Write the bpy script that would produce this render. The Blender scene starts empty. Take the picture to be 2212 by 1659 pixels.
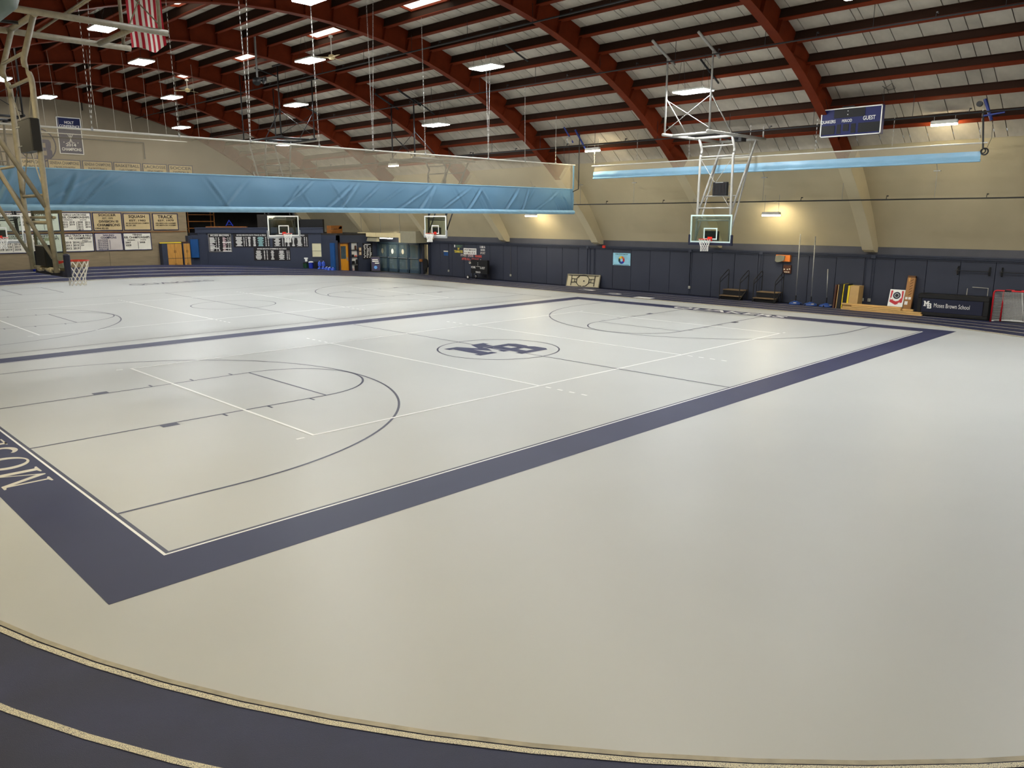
import bpy, math, random
from mathutils import Matrix, Vector
random.seed(7)
SC = bpy.context.scene
COL = SC.collection
PI = math.pi
R_ = math.radians

# ------------------------------------------------------------------ camera
cam_d = bpy.data.cameras.new('camera'); cam = bpy.data.objects.new('camera', cam_d); COL.objects.link(cam)
CAMP = Vector((-16.0407, -16.6486, 3.8439))
YAW, PITCH, F = R_(45.0467), R_(-12.0387), 1676.461
cam.location = CAMP
fwd = Vector((math.cos(YAW)*math.cos(PITCH), math.sin(YAW)*math.cos(PITCH), math.sin(PITCH)))
rgt = Vector((math.sin(YAW), -math.cos(YAW), 0))
upv = rgt.cross(fwd)
cam.rotation_euler = fwd.to_track_quat('-Z', 'Y').to_euler()
cam_d.sensor_fit = 'HORIZONTAL'; cam_d.sensor_width = 36.0
cam_d.lens = F*36.0/2212.0
cam_d.clip_start = 0.1; cam_d.clip_end = 300
SC.camera = cam

# ------------------------------------------------------------------ world, view
w = bpy.data.worlds.new('world'); SC.world = w; w.use_nodes = True
w.node_tree.nodes['Background'].inputs[0].default_value = (.75, .82, .9, 1)
w.node_tree.nodes['Background'].inputs[1].default_value = .6
vs = SC.view_settings
vs.view_transform = 'Standard'; vs.look = 'None'; vs.gamma = 1; vs.use_curve_mapping = False
vs.exposure = 0.5
LED_STRENGTH = 90.0        # the high-bay lights of the hall
WARM_STRENGTH = 122.0       # the small yellowish wall floodlights
SKYLIGHT_STRENGTH = 2.2    # daylight in the roof lights

# ------------------------------------------------------------------ materials
def lin(c):
    c = c/255.0
    return c/12.92 if c <= .04045 else ((c+.055)/1.055)**2.4
def S(r, g, b): return (lin(r), lin(g), lin(b))
MATS = {}
def M(name, col, rough=.6, metal=0., var=.08, scale=4., bump=0., bscale=60., spec=.4, stretch=None):
    m = bpy.data.materials.new(name); m.use_nodes = True; MATS[name] = m
    nt = m.node_tree; b = nt.nodes['Principled BSDF']
    b.inputs['Roughness'].default_value = rough; b.inputs['Metallic'].default_value = metal
    b.inputs['Specular IOR Level'].default_value = spec
    tc = nt.nodes.new('ShaderNodeTexCoord'); src = tc.outputs['Object']
    if stretch:
        mp = nt.nodes.new('ShaderNodeMapping'); mp.inputs['Scale'].default_value = stretch
        nt.links.new(src, mp.inputs['Vector']); src = mp.outputs['Vector']
    n = nt.nodes.new('ShaderNodeTexNoise'); n.inputs['Scale'].default_value = scale; n.inputs['Detail'].default_value = 5
    nt.links.new(src, n.inputs['Vector'])
    r = nt.nodes.new('ShaderNodeValToRGB')
    r.color_ramp.elements[0].position = .3; r.color_ramp.elements[1].position = .7
    r.color_ramp.elements[0].color = tuple(max(0, c*(1-var)) for c in col)+(1,)
    r.color_ramp.elements[1].color = tuple(min(1, c*(1+var)) for c in col)+(1,)
    nt.links.new(n.outputs['Fac'], r.inputs['Fac']); nt.links.new(r.outputs['Color'], b.inputs['Base Color'])
    if bump:
        n2 = nt.nodes.new('ShaderNodeTexNoise'); n2.inputs['Scale'].default_value = bscale; n2.inputs['Detail'].default_value = 3
        nt.links.new(src, n2.inputs['Vector'])
        bp = nt.nodes.new('ShaderNodeBump'); bp.inputs['Strength'].default_value = bump; bp.inputs['Distance'].default_value = .01
        nt.links.new(n2.outputs['Fac'], bp.inputs['Height']); nt.links.new(bp.outputs['Normal'], b.inputs['Normal'])
    return m
def EM(name, col, strength):
    m = bpy.data.materials.new(name); m.use_nodes = True; MATS[name] = m
    b = m.node_tree.nodes['Principled BSDF']
    b.inputs['Base Color'].default_value = (.8, .8, .8, 1)
    b.inputs['Emission Color'].default_value = tuple(col)+(1,); b.inputs['Emission Strength'].default_value = strength
    return m
def GLASS(name, tint, refl=.08, op=.0, opcol=(.5, .5, .5)):
    m = bpy.data.materials.new(name); m.use_nodes = True; MATS[name] = m
    nt = m.node_tree; nt.nodes.remove(nt.nodes['Principled BSDF']); out = nt.nodes['Material Output']
    t = nt.nodes.new('ShaderNodeBsdfTransparent'); t.inputs[0].default_value = tuple(tint)+(1,)
    g = nt.nodes.new('ShaderNodeBsdfGlossy'); g.inputs['Roughness'].default_value = .04
    d = nt.nodes.new('ShaderNodeBsdfDiffuse'); d.inputs[0].default_value = tuple(opcol)+(1,)
    a = nt.nodes.new('ShaderNodeMixShader'); a.inputs[0].default_value = refl
    c = nt.nodes.new('ShaderNodeMixShader'); c.inputs[0].default_value = op
    nt.links.new(t.outputs[0], a.inputs[1]); nt.links.new(g.outputs[0], a.inputs[2])
    nt.links.new(a.outputs[0], c.inputs[1]); nt.links.new(d.outputs[0], c.inputs[2])
    nt.links.new(c.outputs[0], out.inputs['Surface'])
    return m

M('court_floor', S(187, 189, 187), .42, var=.025, scale=.35, spec=.34)
M('court_navy', S(44, 49, 82), .55, var=.05, scale=1.2)
M('line_navy', S(56, 58, 82), .42, var=.04)
M('line_white', S(242, 242, 240), .4, var=.02)
M('line_beige', S(214, 209, 196), .4, var=.02)
M('floor_outer', S(66, 66, 72), .35, var=.1, scale=1)
M('wood_edge', S(170, 162, 142), .6, var=.18, scale=6, bump=.3)
M('edge_seam', S(42, 36, 30), .9, var=.2)
M('panel_blue', S(48, 52, 66), .5, var=.05, scale=1.5, bump=.05, bscale=30)
M('ledge_grey', S(76, 76, 82), .6, var=.08, scale=2)
M('trim_blue', S(50, 55, 70), .5, var=.05)
M('plaster_beige', S(184, 172, 142), .75, var=.05, scale=.8, bump=.12, bscale=25)
M('buttress_beige', S(196, 184, 152), .7, var=.04, scale=1)
M('steel_rust', S(100, 37, 14), .7, var=.14, scale=2.5, spec=.12)
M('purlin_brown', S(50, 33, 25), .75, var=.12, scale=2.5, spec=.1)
M('deck_grey', S(188, 180, 166), .85, var=.13, scale=2.2, bump=.25, bscale=14)
M('roof_dark', S(70, 66, 60), .9, var=.1)
M('concrete_tan', S(138, 122, 96), .85, var=.11, scale=1.1, bump=.2, bscale=10, stretch=(1, 1, 5))
M('concrete_wall', S(138, 126, 106), .85, var=.08, scale=1.0)
M('storage_dark', S(48, 44, 40), .8, var=.2, scale=2)
M('block_blue', S(50, 56, 73), .5, var=.04, scale=1)
M('pad_blue', S(24, 74, 130), .5, var=.1, scale=2)
M('vinyl_blue', S(94, 132, 160), .42, var=.04, scale=1)
M('vinyl_light', S(132, 172, 196), .38, var=.05, scale=2)
M('pipe_white', S(200, 198, 190), .45, var=.06)
M('pipe_cream', S(142, 135, 118), .5, var=.14, scale=12)
M('pipe_grey', S(160, 158, 152), .4, var=.1, scale=8)
M('pipe_black', S(26, 26, 28), .5, var=.1)
M('galvanised', S(150, 150, 148), .4, .5, var=.1, scale=10)
M('chain_steel', S(186, 184, 178), .4, .4, var=.1)
M('pad_navy', S(26, 30, 52), .5, var=.06)
M('pad_grey', S(150, 152, 152), .5, var=.05)
M('white_paint', S(236, 236, 230), .4, var=.03)
M('frame_mint', S(196, 216, 210), .35, var=.03)
M('frame_olive', S(98, 92, 72), .5, .2, var=.1)
M('rim_red', S(206, 44, 26), .4, var=.06)
M('net_white', S(238, 236, 230), .8, var=.04)
M('black_box', S(16, 16, 18), .5, var=.1)
M('black_metal', S(22, 22, 24), .45, var=.1)
M('digit_dark', S(30, 22, 22), .4, var=.1)
M('board_blue', S(14, 24, 84), .4, var=.05)
M('flag_red', S(176, 18, 40), .7, var=.06)
M('flag_white', S(228, 222, 210), .7, var=.04)
M('flag_blue', S(30, 36, 84), .7, var=.04)
M('banner_cream', S(216, 206, 180), .8, var=.05, scale=2)
M('banner_tan', S(190, 168, 124), .8, var=.06, scale=2)
M('banner_grey', S(196, 186, 178), .8, var=.05, scale=2)
M('banner_white', S(228, 222, 206), .8, var=.04, scale=2)
M('ink_black', S(30, 26, 28), .7, var=.05)
M('ink_navy', S(26, 32, 74), .7, var=.05)
M('print_white', S(232, 230, 224), .6, var=.03)
M('print_pink', S(216, 186, 186), .6, var=.03)
M('print_teal', S(150, 196, 196), .6, var=.03)
M('print_red', S(214, 92, 78), .6, var=.03)
M('print_yellow', S(222, 200, 70), .6, var=.03)
M('print_green', S(96, 132, 96), .6, var=.03)
M('wood_oak', S(196, 142, 66), .5, var=.16, scale=3, stretch=(8, 8, .8))
M('wood_door', S(214, 146, 34), .45, var=.12, scale=3, stretch=(8, 8, .8))
M('wood_pine', S(208, 168, 104), .6, var=.18, scale=4, stretch=(10, .8, 10))
M('wood_brown', S(140, 86, 34), .55, var=.15, scale=3)
M('tread_wood', S(112, 92, 66), .6, var=.12)
M('cardboard', S(160, 116, 70), .8, var=.08, scale=3)
M('cardboard_dark', S(96, 66, 40), .8, var=.08)
M('yellow', S(232, 206, 40), .5, var=.05)
M('tan_foam', S(186, 152, 98), .7, var=.06)
M('brown_dark', S(72, 38, 22), .6, var=.1)
M('blue_plastic', S(28, 48, 160), .4, var=.06)
M('blue_base', S(36, 66, 130), .4, var=.08)
M('green_plastic', S(18, 62, 36), .5, var=.06)
M('water_blue', S(60, 90, 190), .25, var=.5, scale=14)
M('blind_cream', S(214, 208, 172), .6, var=.04)
M('door_teal', S(52, 70, 84), .45, var=.05)
M('steel_bright', S(170, 178, 180), .3, .6, var=.05)
M('cream_box', S(226, 208, 160), .5, var=.04)
M('grey_box', S(150, 144, 122), .5, var=.04)
M('sign_purple', S(52, 46, 78), .4, var=.05)
M('sign_blue', S(90, 150, 220), .4, var=.1)
M('cloth_black', S(10, 10, 11), .9, var=.1)
M('goal_red', S(190, 22, 34), .4, var=.05)
M('table_tan', S(182, 172, 142), .6, var=.05)
M('poster_sky', S(150, 206, 226), .5, var=.15, scale=3)
M('grey_cover', S(112, 112, 98), .6, var=.08)
M('orange_board', S(206, 116, 44), .5, var=.08)
M('outlet', S(176, 176, 160), .4, var=.03)
M('winch_blue', S(28, 48, 120), .45, var=.06)
M('tarp_green', S(92, 108, 100), .45, var=.12, scale=3, bump=.3, bscale=6)
M('corridor', S(206, 196, 168), .7, var=.04)
M('rope', S(170, 164, 150), .8, var=.08)
EM('led_lens', (.98, 1.0, 1.0), LED_STRENGTH)
EM('warm_lens', (1.0, .86, .56), WARM_STRENGTH)
EM('tube_lens', (1.0, .92, .72), 40.0)
EM('sky_lens', (1.0, .93, .78), SKYLIGHT_STRENGTH)
GLASS('board_glass', (.86, .93, .90), .05)
GLASS('door_glass', (.62, .72, .76), .10, .25, S(120, 142, 154))
GLASS('curtain_mesh', (.95, .93, .88), .0, .46, S(172, 162, 142))
GLASS('goal_net', (1, 1, 1), .0, .30, S(190, 188, 180))

def track_mat(name, base, paint=None):
    m = bpy.data.materials.new(name); m.use_nodes = True; MATS[name] = m
    nt = m.node_tree; b = nt.nodes['Principled BSDF']; b.inputs['Roughness'].default_value = .55
    tc = nt.nodes.new('ShaderNodeTexCoord')
    n = nt.nodes.new('ShaderNodeTexNoise'); n.inputs['Scale'].default_value = 190; n.inputs['Detail'].default_value = 4
    n0 = nt.nodes.new('ShaderNodeTexNoise'); n0.inputs['Scale'].default_value = 1.1; n0.inputs['Detail'].default_value = 4
    nt.links.new(tc.outputs['Object'], n.inputs['Vector']); nt.links.new(tc.outputs['Object'], n0.inputs['Vector'])
    r = nt.nodes.new('ShaderNodeValToRGB')
    if paint:
        r.color_ramp.elements[0].position = .42; r.color_ramp.elements[1].position = .47
        r.color_ramp.elements[0].color = tuple(base)+(1,); r.color_ramp.elements[1].color = tuple(paint)+(1,)
        nt.links.new(n.outputs['Fac'], r.inputs['Fac']); nt.links.new(r.outputs['Color'], b.inputs['Base Color'])
    else:
        r.color_ramp.elements[0].position = .3; r.color_ramp.elements[1].position = .75
        r.color_ramp.elements[0].color = tuple(c*.75 for c in base)+(1,); r.color_ramp.elements[1].color = tuple(c*1.35 for c in base)+(1,)
        nt.links.new(n0.outputs['Fac'], r.inputs['Fac']); nt.links.new(r.outputs['Color'], b.inputs['Base Color'])
    bp = nt.nodes.new('ShaderNodeBump'); bp.inputs['Strength'].default_value = .8; bp.inputs['Distance'].default_value = .006
    nt.links.new(n.outputs['Fac'], bp.inputs['Height']); nt.links.new(bp.outputs['Normal'], b.inputs['Normal'])
    return m
track_mat('track_rubber', S(36, 41, 72))
track_mat('track_line', S(48, 50, 70), S(232, 224, 196))
# deck panels: a little different from one to the next
_nt = MATS['deck_grey'].node_tree
_oi = _nt.nodes.new('ShaderNodeObjectInfo'); _mr = _nt.nodes.new('ShaderNodeMapRange')
_mr.inputs['To Min'].default_value = .88; _mr.inputs['To Max'].default_value = 1.08
_hs = _nt.nodes.new('ShaderNodeHueSaturation'); _b = _nt.nodes['Principled BSDF']
_l = _b.inputs['Base Color'].links[0].from_socket
_nt.links.new(_oi.outputs['Random'], _mr.inputs['Value']); _nt.links.new(_mr.outputs['Result'], _hs.inputs['Value'])
_nt.links.new(_l, _hs.inputs['Color']); _nt.links.new(_hs.outputs['Color'], _b.inputs['Base Color'])

# ------------------------------------------------------------------ mesh helpers
XF = {}                                                           # world matrices of the roots
class MB:
    def __init__(s): s.v = []; s.f = []
    def add(s, vs, fs):
        o = len(s.v); s.v += [tuple(q) for q in vs]; s.f += [tuple(i+o for i in q) for q in fs]; return s
    def box(s, x0, x1, y0, y1, z0, z1):
        x0, x1 = min(x0, x1), max(x0, x1); y0, y1 = min(y0, y1), max(y0, y1); z0, z1 = min(z0, z1), max(z0, z1)
        return s.add([(x0,y0,z0),(x1,y0,z0),(x1,y1,z0),(x0,y1,z0),(x0,y0,z1),(x1,y0,z1),(x1,y1,z1),(x0,y1,z1)],
                     [(0,3,2,1),(4,5,6,7),(0,1,5,4),(1,2,6,5),(2,3,7,6),(3,0,4,7)])
    def rbox(s, x0, x1, y0, y1, z0, z1, c=.02):
        """box with chamfered upright and upper edges"""
        x0, x1 = min(x0, x1), max(x0, x1); y0, y1 = min(y0, y1), max(y0, y1)
        P = [(x0+c,y0),(x1-c,y0),(x1,y0+c),(x1,y1-c),(x1-c,y1),(x0+c,y1),(x0,y1-c),(x0,y0+c)]
        cx, cy = (x0+x1)/2, (y0+y1)/2; fx = 1-2*c/(x1-x0); fy = 1-2*c/(y1-y0)
        vs = [(x,y,z0) for x,y in P]+[(x,y,z1-c) for x,y in P]+[(cx+(x-cx)*fx,cy+(y-cy)*fy,z1) for x,y in P]
        fs = [tuple(range(7,-1,-1)), tuple(range(16,24))]
        for k in range(8):
            n = (k+1) % 8
            fs += [(k,n,8+n,8+k),(8+k,8+n,16+n,16+k)]
        return s.add(vs, fs)
    def tf(s, mat, fn):
        """run fn on a fresh builder and add it transformed"""
        t = MB(); fn(t); return s.add([mat @ Vector(q) for q in t.v], t.f)
    def tube(s, pts, r, n=8, cap=True):
        pts = [Vector(q) for q in pts]; k = len(pts); vs = []; fs = []
        prev = None
        for i, q in enumerate(pts):
            if i == 0: d = pts[1]-pts[0]
            elif i == k-1: d = pts[-1]-pts[-2]
            else: d = (pts[i+1]-pts[i]).normalized()+(pts[i]-pts[i-1]).normalized()
            d.normalize()
            a = Vector((0,0,1)) if abs(d.z) < .95 else Vector((1,0,0))
            if prev is not None: a = prev
            e1 = (a-d*a.dot(d)).normalized(); e2 = d.cross(e1); prev = e1
            rr = r[i] if isinstance(r, (list, tuple)) else r
            for j in range(n):
                t = 2*PI*j/n
                vs.append(q+e1*(rr*math.cos(t))+e2*(rr*math.sin(t)))
        for i in range(k-1):
            for j in range(n):
                a, b = i*n+j, i*n+(j+1) % n
                fs.append((a, b, b+n, a+n))
        if cap: fs += [tuple(range(n-1,-1,-1)), tuple((k-1)*n+j for j in range(n))]
        return s.add(vs, fs)
    def lathe(s, prof, c=(0,0,0), n=16, axis='z'):
        vs = []; fs = []; k = len(prof)
        for r, h in prof:
            for j in range(n):
                t = 2*PI*j/n; a, b = r*math.cos(t), r*math.sin(t)
                q = (a,b,h) if axis == 'z' else (h,a,b) if axis == 'x' else (b,h,a)
                vs.append((q[0]+c[0], q[1]+c[1], q[2]+c[2]))
        for i in range(k-1):
            for j in range(n):
                a, b = i*n+j, i*n+(j+1) % n
                fs.append((a, b, b+n, a+n))
        fs += [tuple(range(n-1,-1,-1)), tuple((k-1)*n+j for j in range(n))]
        return s.add(vs, fs)
    def torus(s, c, r, t, n=24, m=6, ax='z'):
        vs = []; fs = []
        for i in range(n):
            a = 2*PI*i/n
            for j in range(m):
                b = 2*PI*j/m; q = ((r+t*math.cos(b))*math.cos(a), (r+t*math.cos(b))*math.sin(a), t*math.sin(b))
                if ax == 'x': q = (q[2], q[0], q[1])
                if ax == 'y': q = (q[0], q[2], q[1])
                vs.append((c[0]+q[0], c[1]+q[1], c[2]+q[2]))
        for i in range(n):
            for j in range(m):
                fs.append((i*m+j, ((i+1) % n)*m+j, ((i+1) % n)*m+(j+1) % m, i*m+(j+1) % m))
        return s.add(vs, fs)
    def prism(s, poly, o, u, v, t):
        """flat polygon (2-d points) at o with axes u, v, given thickness t along u x v"""
        o, u, v = Vector(o), Vector(u), Vector(v); nn = u.cross(v).normalized(); k = len(poly)
        vs = [o+u*a+v*b for a, b in poly]+[o+u*a+v*b+nn*t for a, b in poly]
        fs = [tuple(range(k-1,-1,-1)), tuple(range(k,2*k))]+[(i, (i+1) % k, k+(i+1) % k, k+i) for i in range(k)]
        return s.add(vs, fs)
    def quad(s, a, b, c, d): return s.add([a,b,c,d], [(0,1,2,3)])
    def strip(s, A, B):
        """band between two polylines"""
        k = len(A); return s.add(list(A)+list(B), [(i, i+1, k+i+1, k+i) for i in range(k-1)])
    def build(s, name, mat, parent=None, world=True, smooth=False, label=None):
        me = bpy.data.meshes.new(name)
        vs = s.v
        if parent is not None and world and parent.name in XF:
            inv = XF[parent.name].inverted(); vs = [inv @ Vector(q) for q in vs]
        me.from_pydata([tuple(q) for q in vs], [], s.f); me.validate(); me.update()
        if smooth: me.polygons.foreach_set('use_smooth', [True]*len(me.polygons))
        me.materials.append(MATS[mat] if isinstance(mat, str) else mat)
        o = bpy.data.objects.new(name, me); COL.objects.link(o)
        if parent is not None:
            o.parent = parent
            XF[o.name] = XF.get(parent.name, Matrix())
        if label: o['label'] = label
        return o
def thing(name, label, cat, loc=(0,0,0), rz=0., group=None, kind=None):
    o = bpy.data.objects.new(name, None); COL.objects.link(o); o.empty_display_size = .2
    o.location = loc; o.rotation_euler = (0,0,rz)
    XF[o.name] = Matrix.Translation(Vector(loc)) @ Matrix.Rotation(rz, 4, 'Z')
    o['label'] = label; o['category'] = cat
    if group: o['group'] = group
    if kind: o['kind'] = kind
    return o
def tag(o, label, cat, group=None, kind=None):
    o['label'] = label; o['category'] = cat
    if group: o['group'] = group
    if kind: o['kind'] = kind
    return o
def origin_to(o, c):
    """move a top-level mesh's origin to c, its geometry staying in place"""
    c = Vector(c); o.data.transform(Matrix.Translation(-c)); o.location = c; return o
def struct(o, label, cat): return tag(o, label, cat, kind='structure')
def copy_tree(o, parent=None):
    c = o.copy(); COL.objects.link(c); c.parent = parent
    XF[c.name] = XF.get(o.name, Matrix())
    for ch in list(o.children): copy_tree(ch, c)
    return c

_tc = {}
def text_data(body, bold=0.0):
    key = (body, bold)
    if key not in _tc:
        cu = bpy.data.curves.new('t', 'FONT'); cu.body = body; cu.align_x = 'LEFT'; cu.offset = bold; cu.resolution_u = 3
        ob = bpy.data.objects.new('t', cu); me = bpy.data.meshes.new_from_object(ob)
        V = [(q.co.x, q.co.y) for q in me.vertices]; Fc = [tuple(p.vertices) for p in me.polygons]
        bpy.data.objects.remove(ob); bpy.data.curves.remove(cu); bpy.data.meshes.remove(me)
        x0 = min(q[0] for q in V); x1 = max(q[0] for q in V); y0 = min(q[1] for q in V); y1 = max(q[1] for q in V)
        _tc[key] = ([((a-x0)/(x1-x0), (b-y0)/(y1-y0)) for a, b in V], Fc, (x1-x0)/(y1-y0))
    return _tc[key]
def put_text(mb, body, o, u, v, width, height, bold=.012):
    """lettering whose lower left corner is o, running along u, upright along v"""
    V, Fc, _ = text_data(body, bold); o, u, v = Vector(o), Vector(u).normalized(), Vector(v).normalized()
    mb.add([o+u*(a*width)+v*(b*height) for a, b in V], Fc)

# ================================================================== FLOOR AND TRACK
R0, YF, YN, LW = 15.25, 22.0, -4.2, .77                           # inner edge of the track, centres of the two turns, lane width
def oval(r, n=40):
    """closed counter-clockwise oval with offset radius r: list of (x, y, bank)"""
    P = []
    def bank(a):                                                  # a = degrees away from the straight
        t = min(1, max(0, (a-10)/70.)); return t*t*(3-2*t)
    for i in range(14): P.append((r, YN+(YF-YN)*i/14., 0))
    for i in range(n):
        a = 180.*i/n; P.append((r*math.cos(R_(a)), YF+r*math.sin(R_(a)), bank(min(a, 180-a))))
    for i in range(14): P.append((-r, YF-(YF-YN)*i/14., 0))
    for i in range(n):
        a = 180.*i/n; P.append((-r*math.cos(R_(a)), YN-r*math.sin(R_(a)), bank(min(a, 180-a))))
    P.append(P[0]); return P
def track_z(r, b): return .012+b*.221*max(0, r-R0)
m = MB(); P = oval(R0-.02, 60)[:-1]
m.add([(x, y, 0) for x, y, b in P]+[(x, y, -.15) for x, y, b in P],
      [tuple(range(len(P)))]+[(i, len(P)+i, len(P)+(i+1) % len(P), (i+1) % len(P)) for i in range(len(P))])
floor = struct(m.build('floor', 'court_floor'), 'pale grey gym floor inside the oval running track', 'floor')
m = MB(); m.box(-18.6, 18.6, -23.7, 41.5, -.3, -.15)
m.box(18.3, 23.2, 25.4, 32.4, -.15, -.005)
_p = oval(18.3, 60)[:-1]
for (sx, sy) in ((1, 1), (1, -1), (-1, 1), (-1, -1)):             # corner areas outside the turns
    cy = YF if sy > 0 else YN; yw = 41.5 if sy > 0 else -23.7
    A = [(sx*18.25*math.cos(R_(a)), cy+sy*18.25*math.sin(R_(a)), -.01) for a in range(0, 91, 5)]
    B = [(sx*18.6, cy+(yw-cy)*min(1, a/45.), -.01) if a <= 45 else (sx*18.6*(1-(a-45)/45.), yw, -.01) for a in range(0, 91, 5)]
    m.strip(A, B)
fo = struct(m.build('floor_outer', 'floor_outer'), 'dark floor outside the running track and in the entrance', 'floor')

trk = thing('running_track', 'navy rubber running track with banked turns around the courts', 'track', (0, 8.9, 0), kind='structure')
RS = [R0, R0+LW, R0+2*LW, R0+3*LW, 18.3]
for k in range(4):                                                # one lane after another
    m = MB(); rr = [RS[k]+(RS[k+1]-RS[k])*j/2. for j in range(3)]
    rows = [[(x, y, track_z(r, b)) for x, y, b in oval(r, 60)] for r in rr]
    m.strip(rows[1], rows[0]); m.strip(rows[2], rows[1])
    if k == 3: m.strip([(x*1.0, y, z-.6*(1 if z > .02 else .2)) for x, y, z in rows[2]], rows[2])
    m.build('lane', 'track_rubber', trk)
for k in range(4):
    r = R0+.035+LW*k if k else R0+.075
    A = [(x, y, track_z(r+.03, b)+.005) for x, y, b in oval(r+.03, 60)]; B = [(x, y, track_z(r-.03, b)+.005) for x, y, b in oval(r-.03, 60)]
    MB().strip(A, B).build('lane_line', 'track_line', trk)
A = oval(R0+.03, 60); B = oval(R0-.02, 60)
m = MB(); m.strip([(x, y, .018) for x, y, b in A], [(x, y, .018) for x, y, b in B]); m.strip([(x, y, .018) for x, y, b in B], [(x, y, -.02) for x, y, b in B])
m.build('edge_board', 'wood_edge', trk)
A = oval(R0-.02, 60); B = oval(R0-.034, 60)
MB().strip([(x, y, .0025) for x, y, b in A], [(x, y, .0025) for x, y, b in B]).build('edge_joint', 'edge_seam', trk)
for t_, yy, xx in (('3', 10.6, 17.02), ('2', 8.2, 16.27), ('1', 5.9, 15.68)):   # lane numbers
    m = MB(); put_text(m, t_, (xx-.24, yy-.55, .018), (0, 1, 0), (1, 0, 0), .42, .52); m.v = [(x, y+.0, .018) for x, y, z in m.v]
    m = MB(); put_text(m, t_, (xx-.26, yy+.5, .018), (0, -1, 0), (1, 0, 0), 1.0, .52, .02); m.build('lane_number', 'line_white', trk)

def flat(m, pts_out, pts_in, z): m.strip([(x, y, z) for x, y in pts_in], [(x, y, z) for x, y in pts_out])
def seg(m, a, b, wd=.05, z=.003):
    a, b = Vector(a), Vector(b); d = (b-a).normalized(); n = Vector((-d.y, d.x))*wd/2
    m.add([(q.x, q.y, z) for q in (a-n, b-n, b+n, a+n)], [(0, 1, 2, 3)])
def arc(m, c, r, a0, a1, wd=.05, z=.003, n=48):
    I = []; O = []
    for i in range(n+1):
        a = R_(a0+(a1-a0)*i/n); I.append((c[0]+(r-wd/2)*math.cos(a), c[1]+(r-wd/2)*math.sin(a), z)); O.append((c[0]+(r+wd/2)*math.cos(a), c[1]+(r+wd/2)*math.sin(a), z))
    if a1 < a0: I, O = O, I
    m.strip(O, I)
CL, CW = 12.868, 7.73
def rect_ring(m, l0, w0, l1, w1, cy, z):
    A = [(-l0, cy-w0), (l0, cy-w0), (l0, cy+w0), (-l0, cy+w0), (-l0, cy-w0)]; B = [(-l1, cy-w1), (l1, cy-w1), (l1, cy+w1), (-l1, cy+w1), (-l1, cy-w1)]
    m.strip([(x, y, z) for x, y in A], [(x, y, z) for x, y in B])
def court_lines(cy, cw, blocks=True):
    m = MB(); fx = CL-5.79
    for s in (-1, 1):
        for q in (-1, 1):
            seg(m, (s*CL, cy+q*1.83), (s*fx, cy+q*1.83))
            seg(m, (s*CL, cy+q*6.05), (s*(CL-1.6), cy+q*6.05))
            if blocks:
                y0 = cy+q*1.85; y1 = cy+q*2.05
                for (xa, xb) in ((10.72, 10.40), (9.49, 9.44), (8.52, 8.47), (7.53, 7.48)):
                    m.add([(s*xa, y0, .0032), (s*xb, y0, .0032), (s*xb, y1, .0032), (s*xa, y1, .0032)], [(0, 1, 2, 3) if s*q < 0 else (3, 2, 1, 0)])
        seg(m, (s*fx, cy-1.85), (s*fx, cy+1.85))
        a0 = -90 if s < 0 else 90
        arc(m, (s*fx, cy), 1.83, a0, a0+180); arc(m, (s*(CL-1.6), cy), 6.05, a0, a0+180, n=72)
    seg(m, (0, cy-cw), (0, cy-.0), .05) if False else None
    arc(m, (0, cy), 1.83, 0, 360, n=72)
    return m
# the near court: broad navy border, beige pinstripe, navy boundary line
m = MB(); rect_ring(m, 13.82, 8.62, 12.955, 7.815, 0, .002); m.build('court_border', 'court_navy', floor)
m = MB(); rect_ring(m, 12.955, 7.815, 12.92, 7.78, 0, .0022); m.build('border_pinstripe', 'line_white', floor)
m = MB(); rect_ring(m, 12.92, 7.78, CL, CW, 0, .002); m.build('boundary_line', 'line_navy', floor)
m = court_lines(0, CW); seg(m, (0, -CW), (0, -1.16), .05); seg(m, (0, 1.15), (0, CW), .05)
m.build('basketball_lines', 'line_navy', floor)
m = court_lines(17.4, 7.9)
rect_ring(m, 12.82, 7.95, 12.77, 7.9, 17.4, .003); seg(m, (0, 9.5), (0, 25.3), .05)
for (a, b) in (((-5.63, 29.4), (-5.63, 33.6)), ((-3.7, 29.4), (-3.7, 33.7)), ((-9, 29.45), (-3.7, 29.45)), ((-9, 33.65), (-3.7, 33.65))): seg(m, a, b, .06)
m.build('basketball_lines', 'line_navy', floor)
for cy in (0, 17.4):                                              # white volleyball courts
    m = MB(); rect_ring(m, 9.03, 4.53, 8.97, 4.47, cy, .0045)
    for s in (-1, 1):
        seg(m, (s*3, cy-4.5), (s*3, cy+4.5), .06, .0046)
        for q in (-1, 1):
            for k in range(4): seg(m, (s*3, cy+q*(4.7+.36*k)), (s*3, cy+q*(4.86+.36*k)), .06, .0046)
            seg(m, (s*9.2, cy+q*4.53), (s*9.36, cy+q*4.53), .06, .0046)
    m.build('volleyball_lines', 'line_white', floor)
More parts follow.
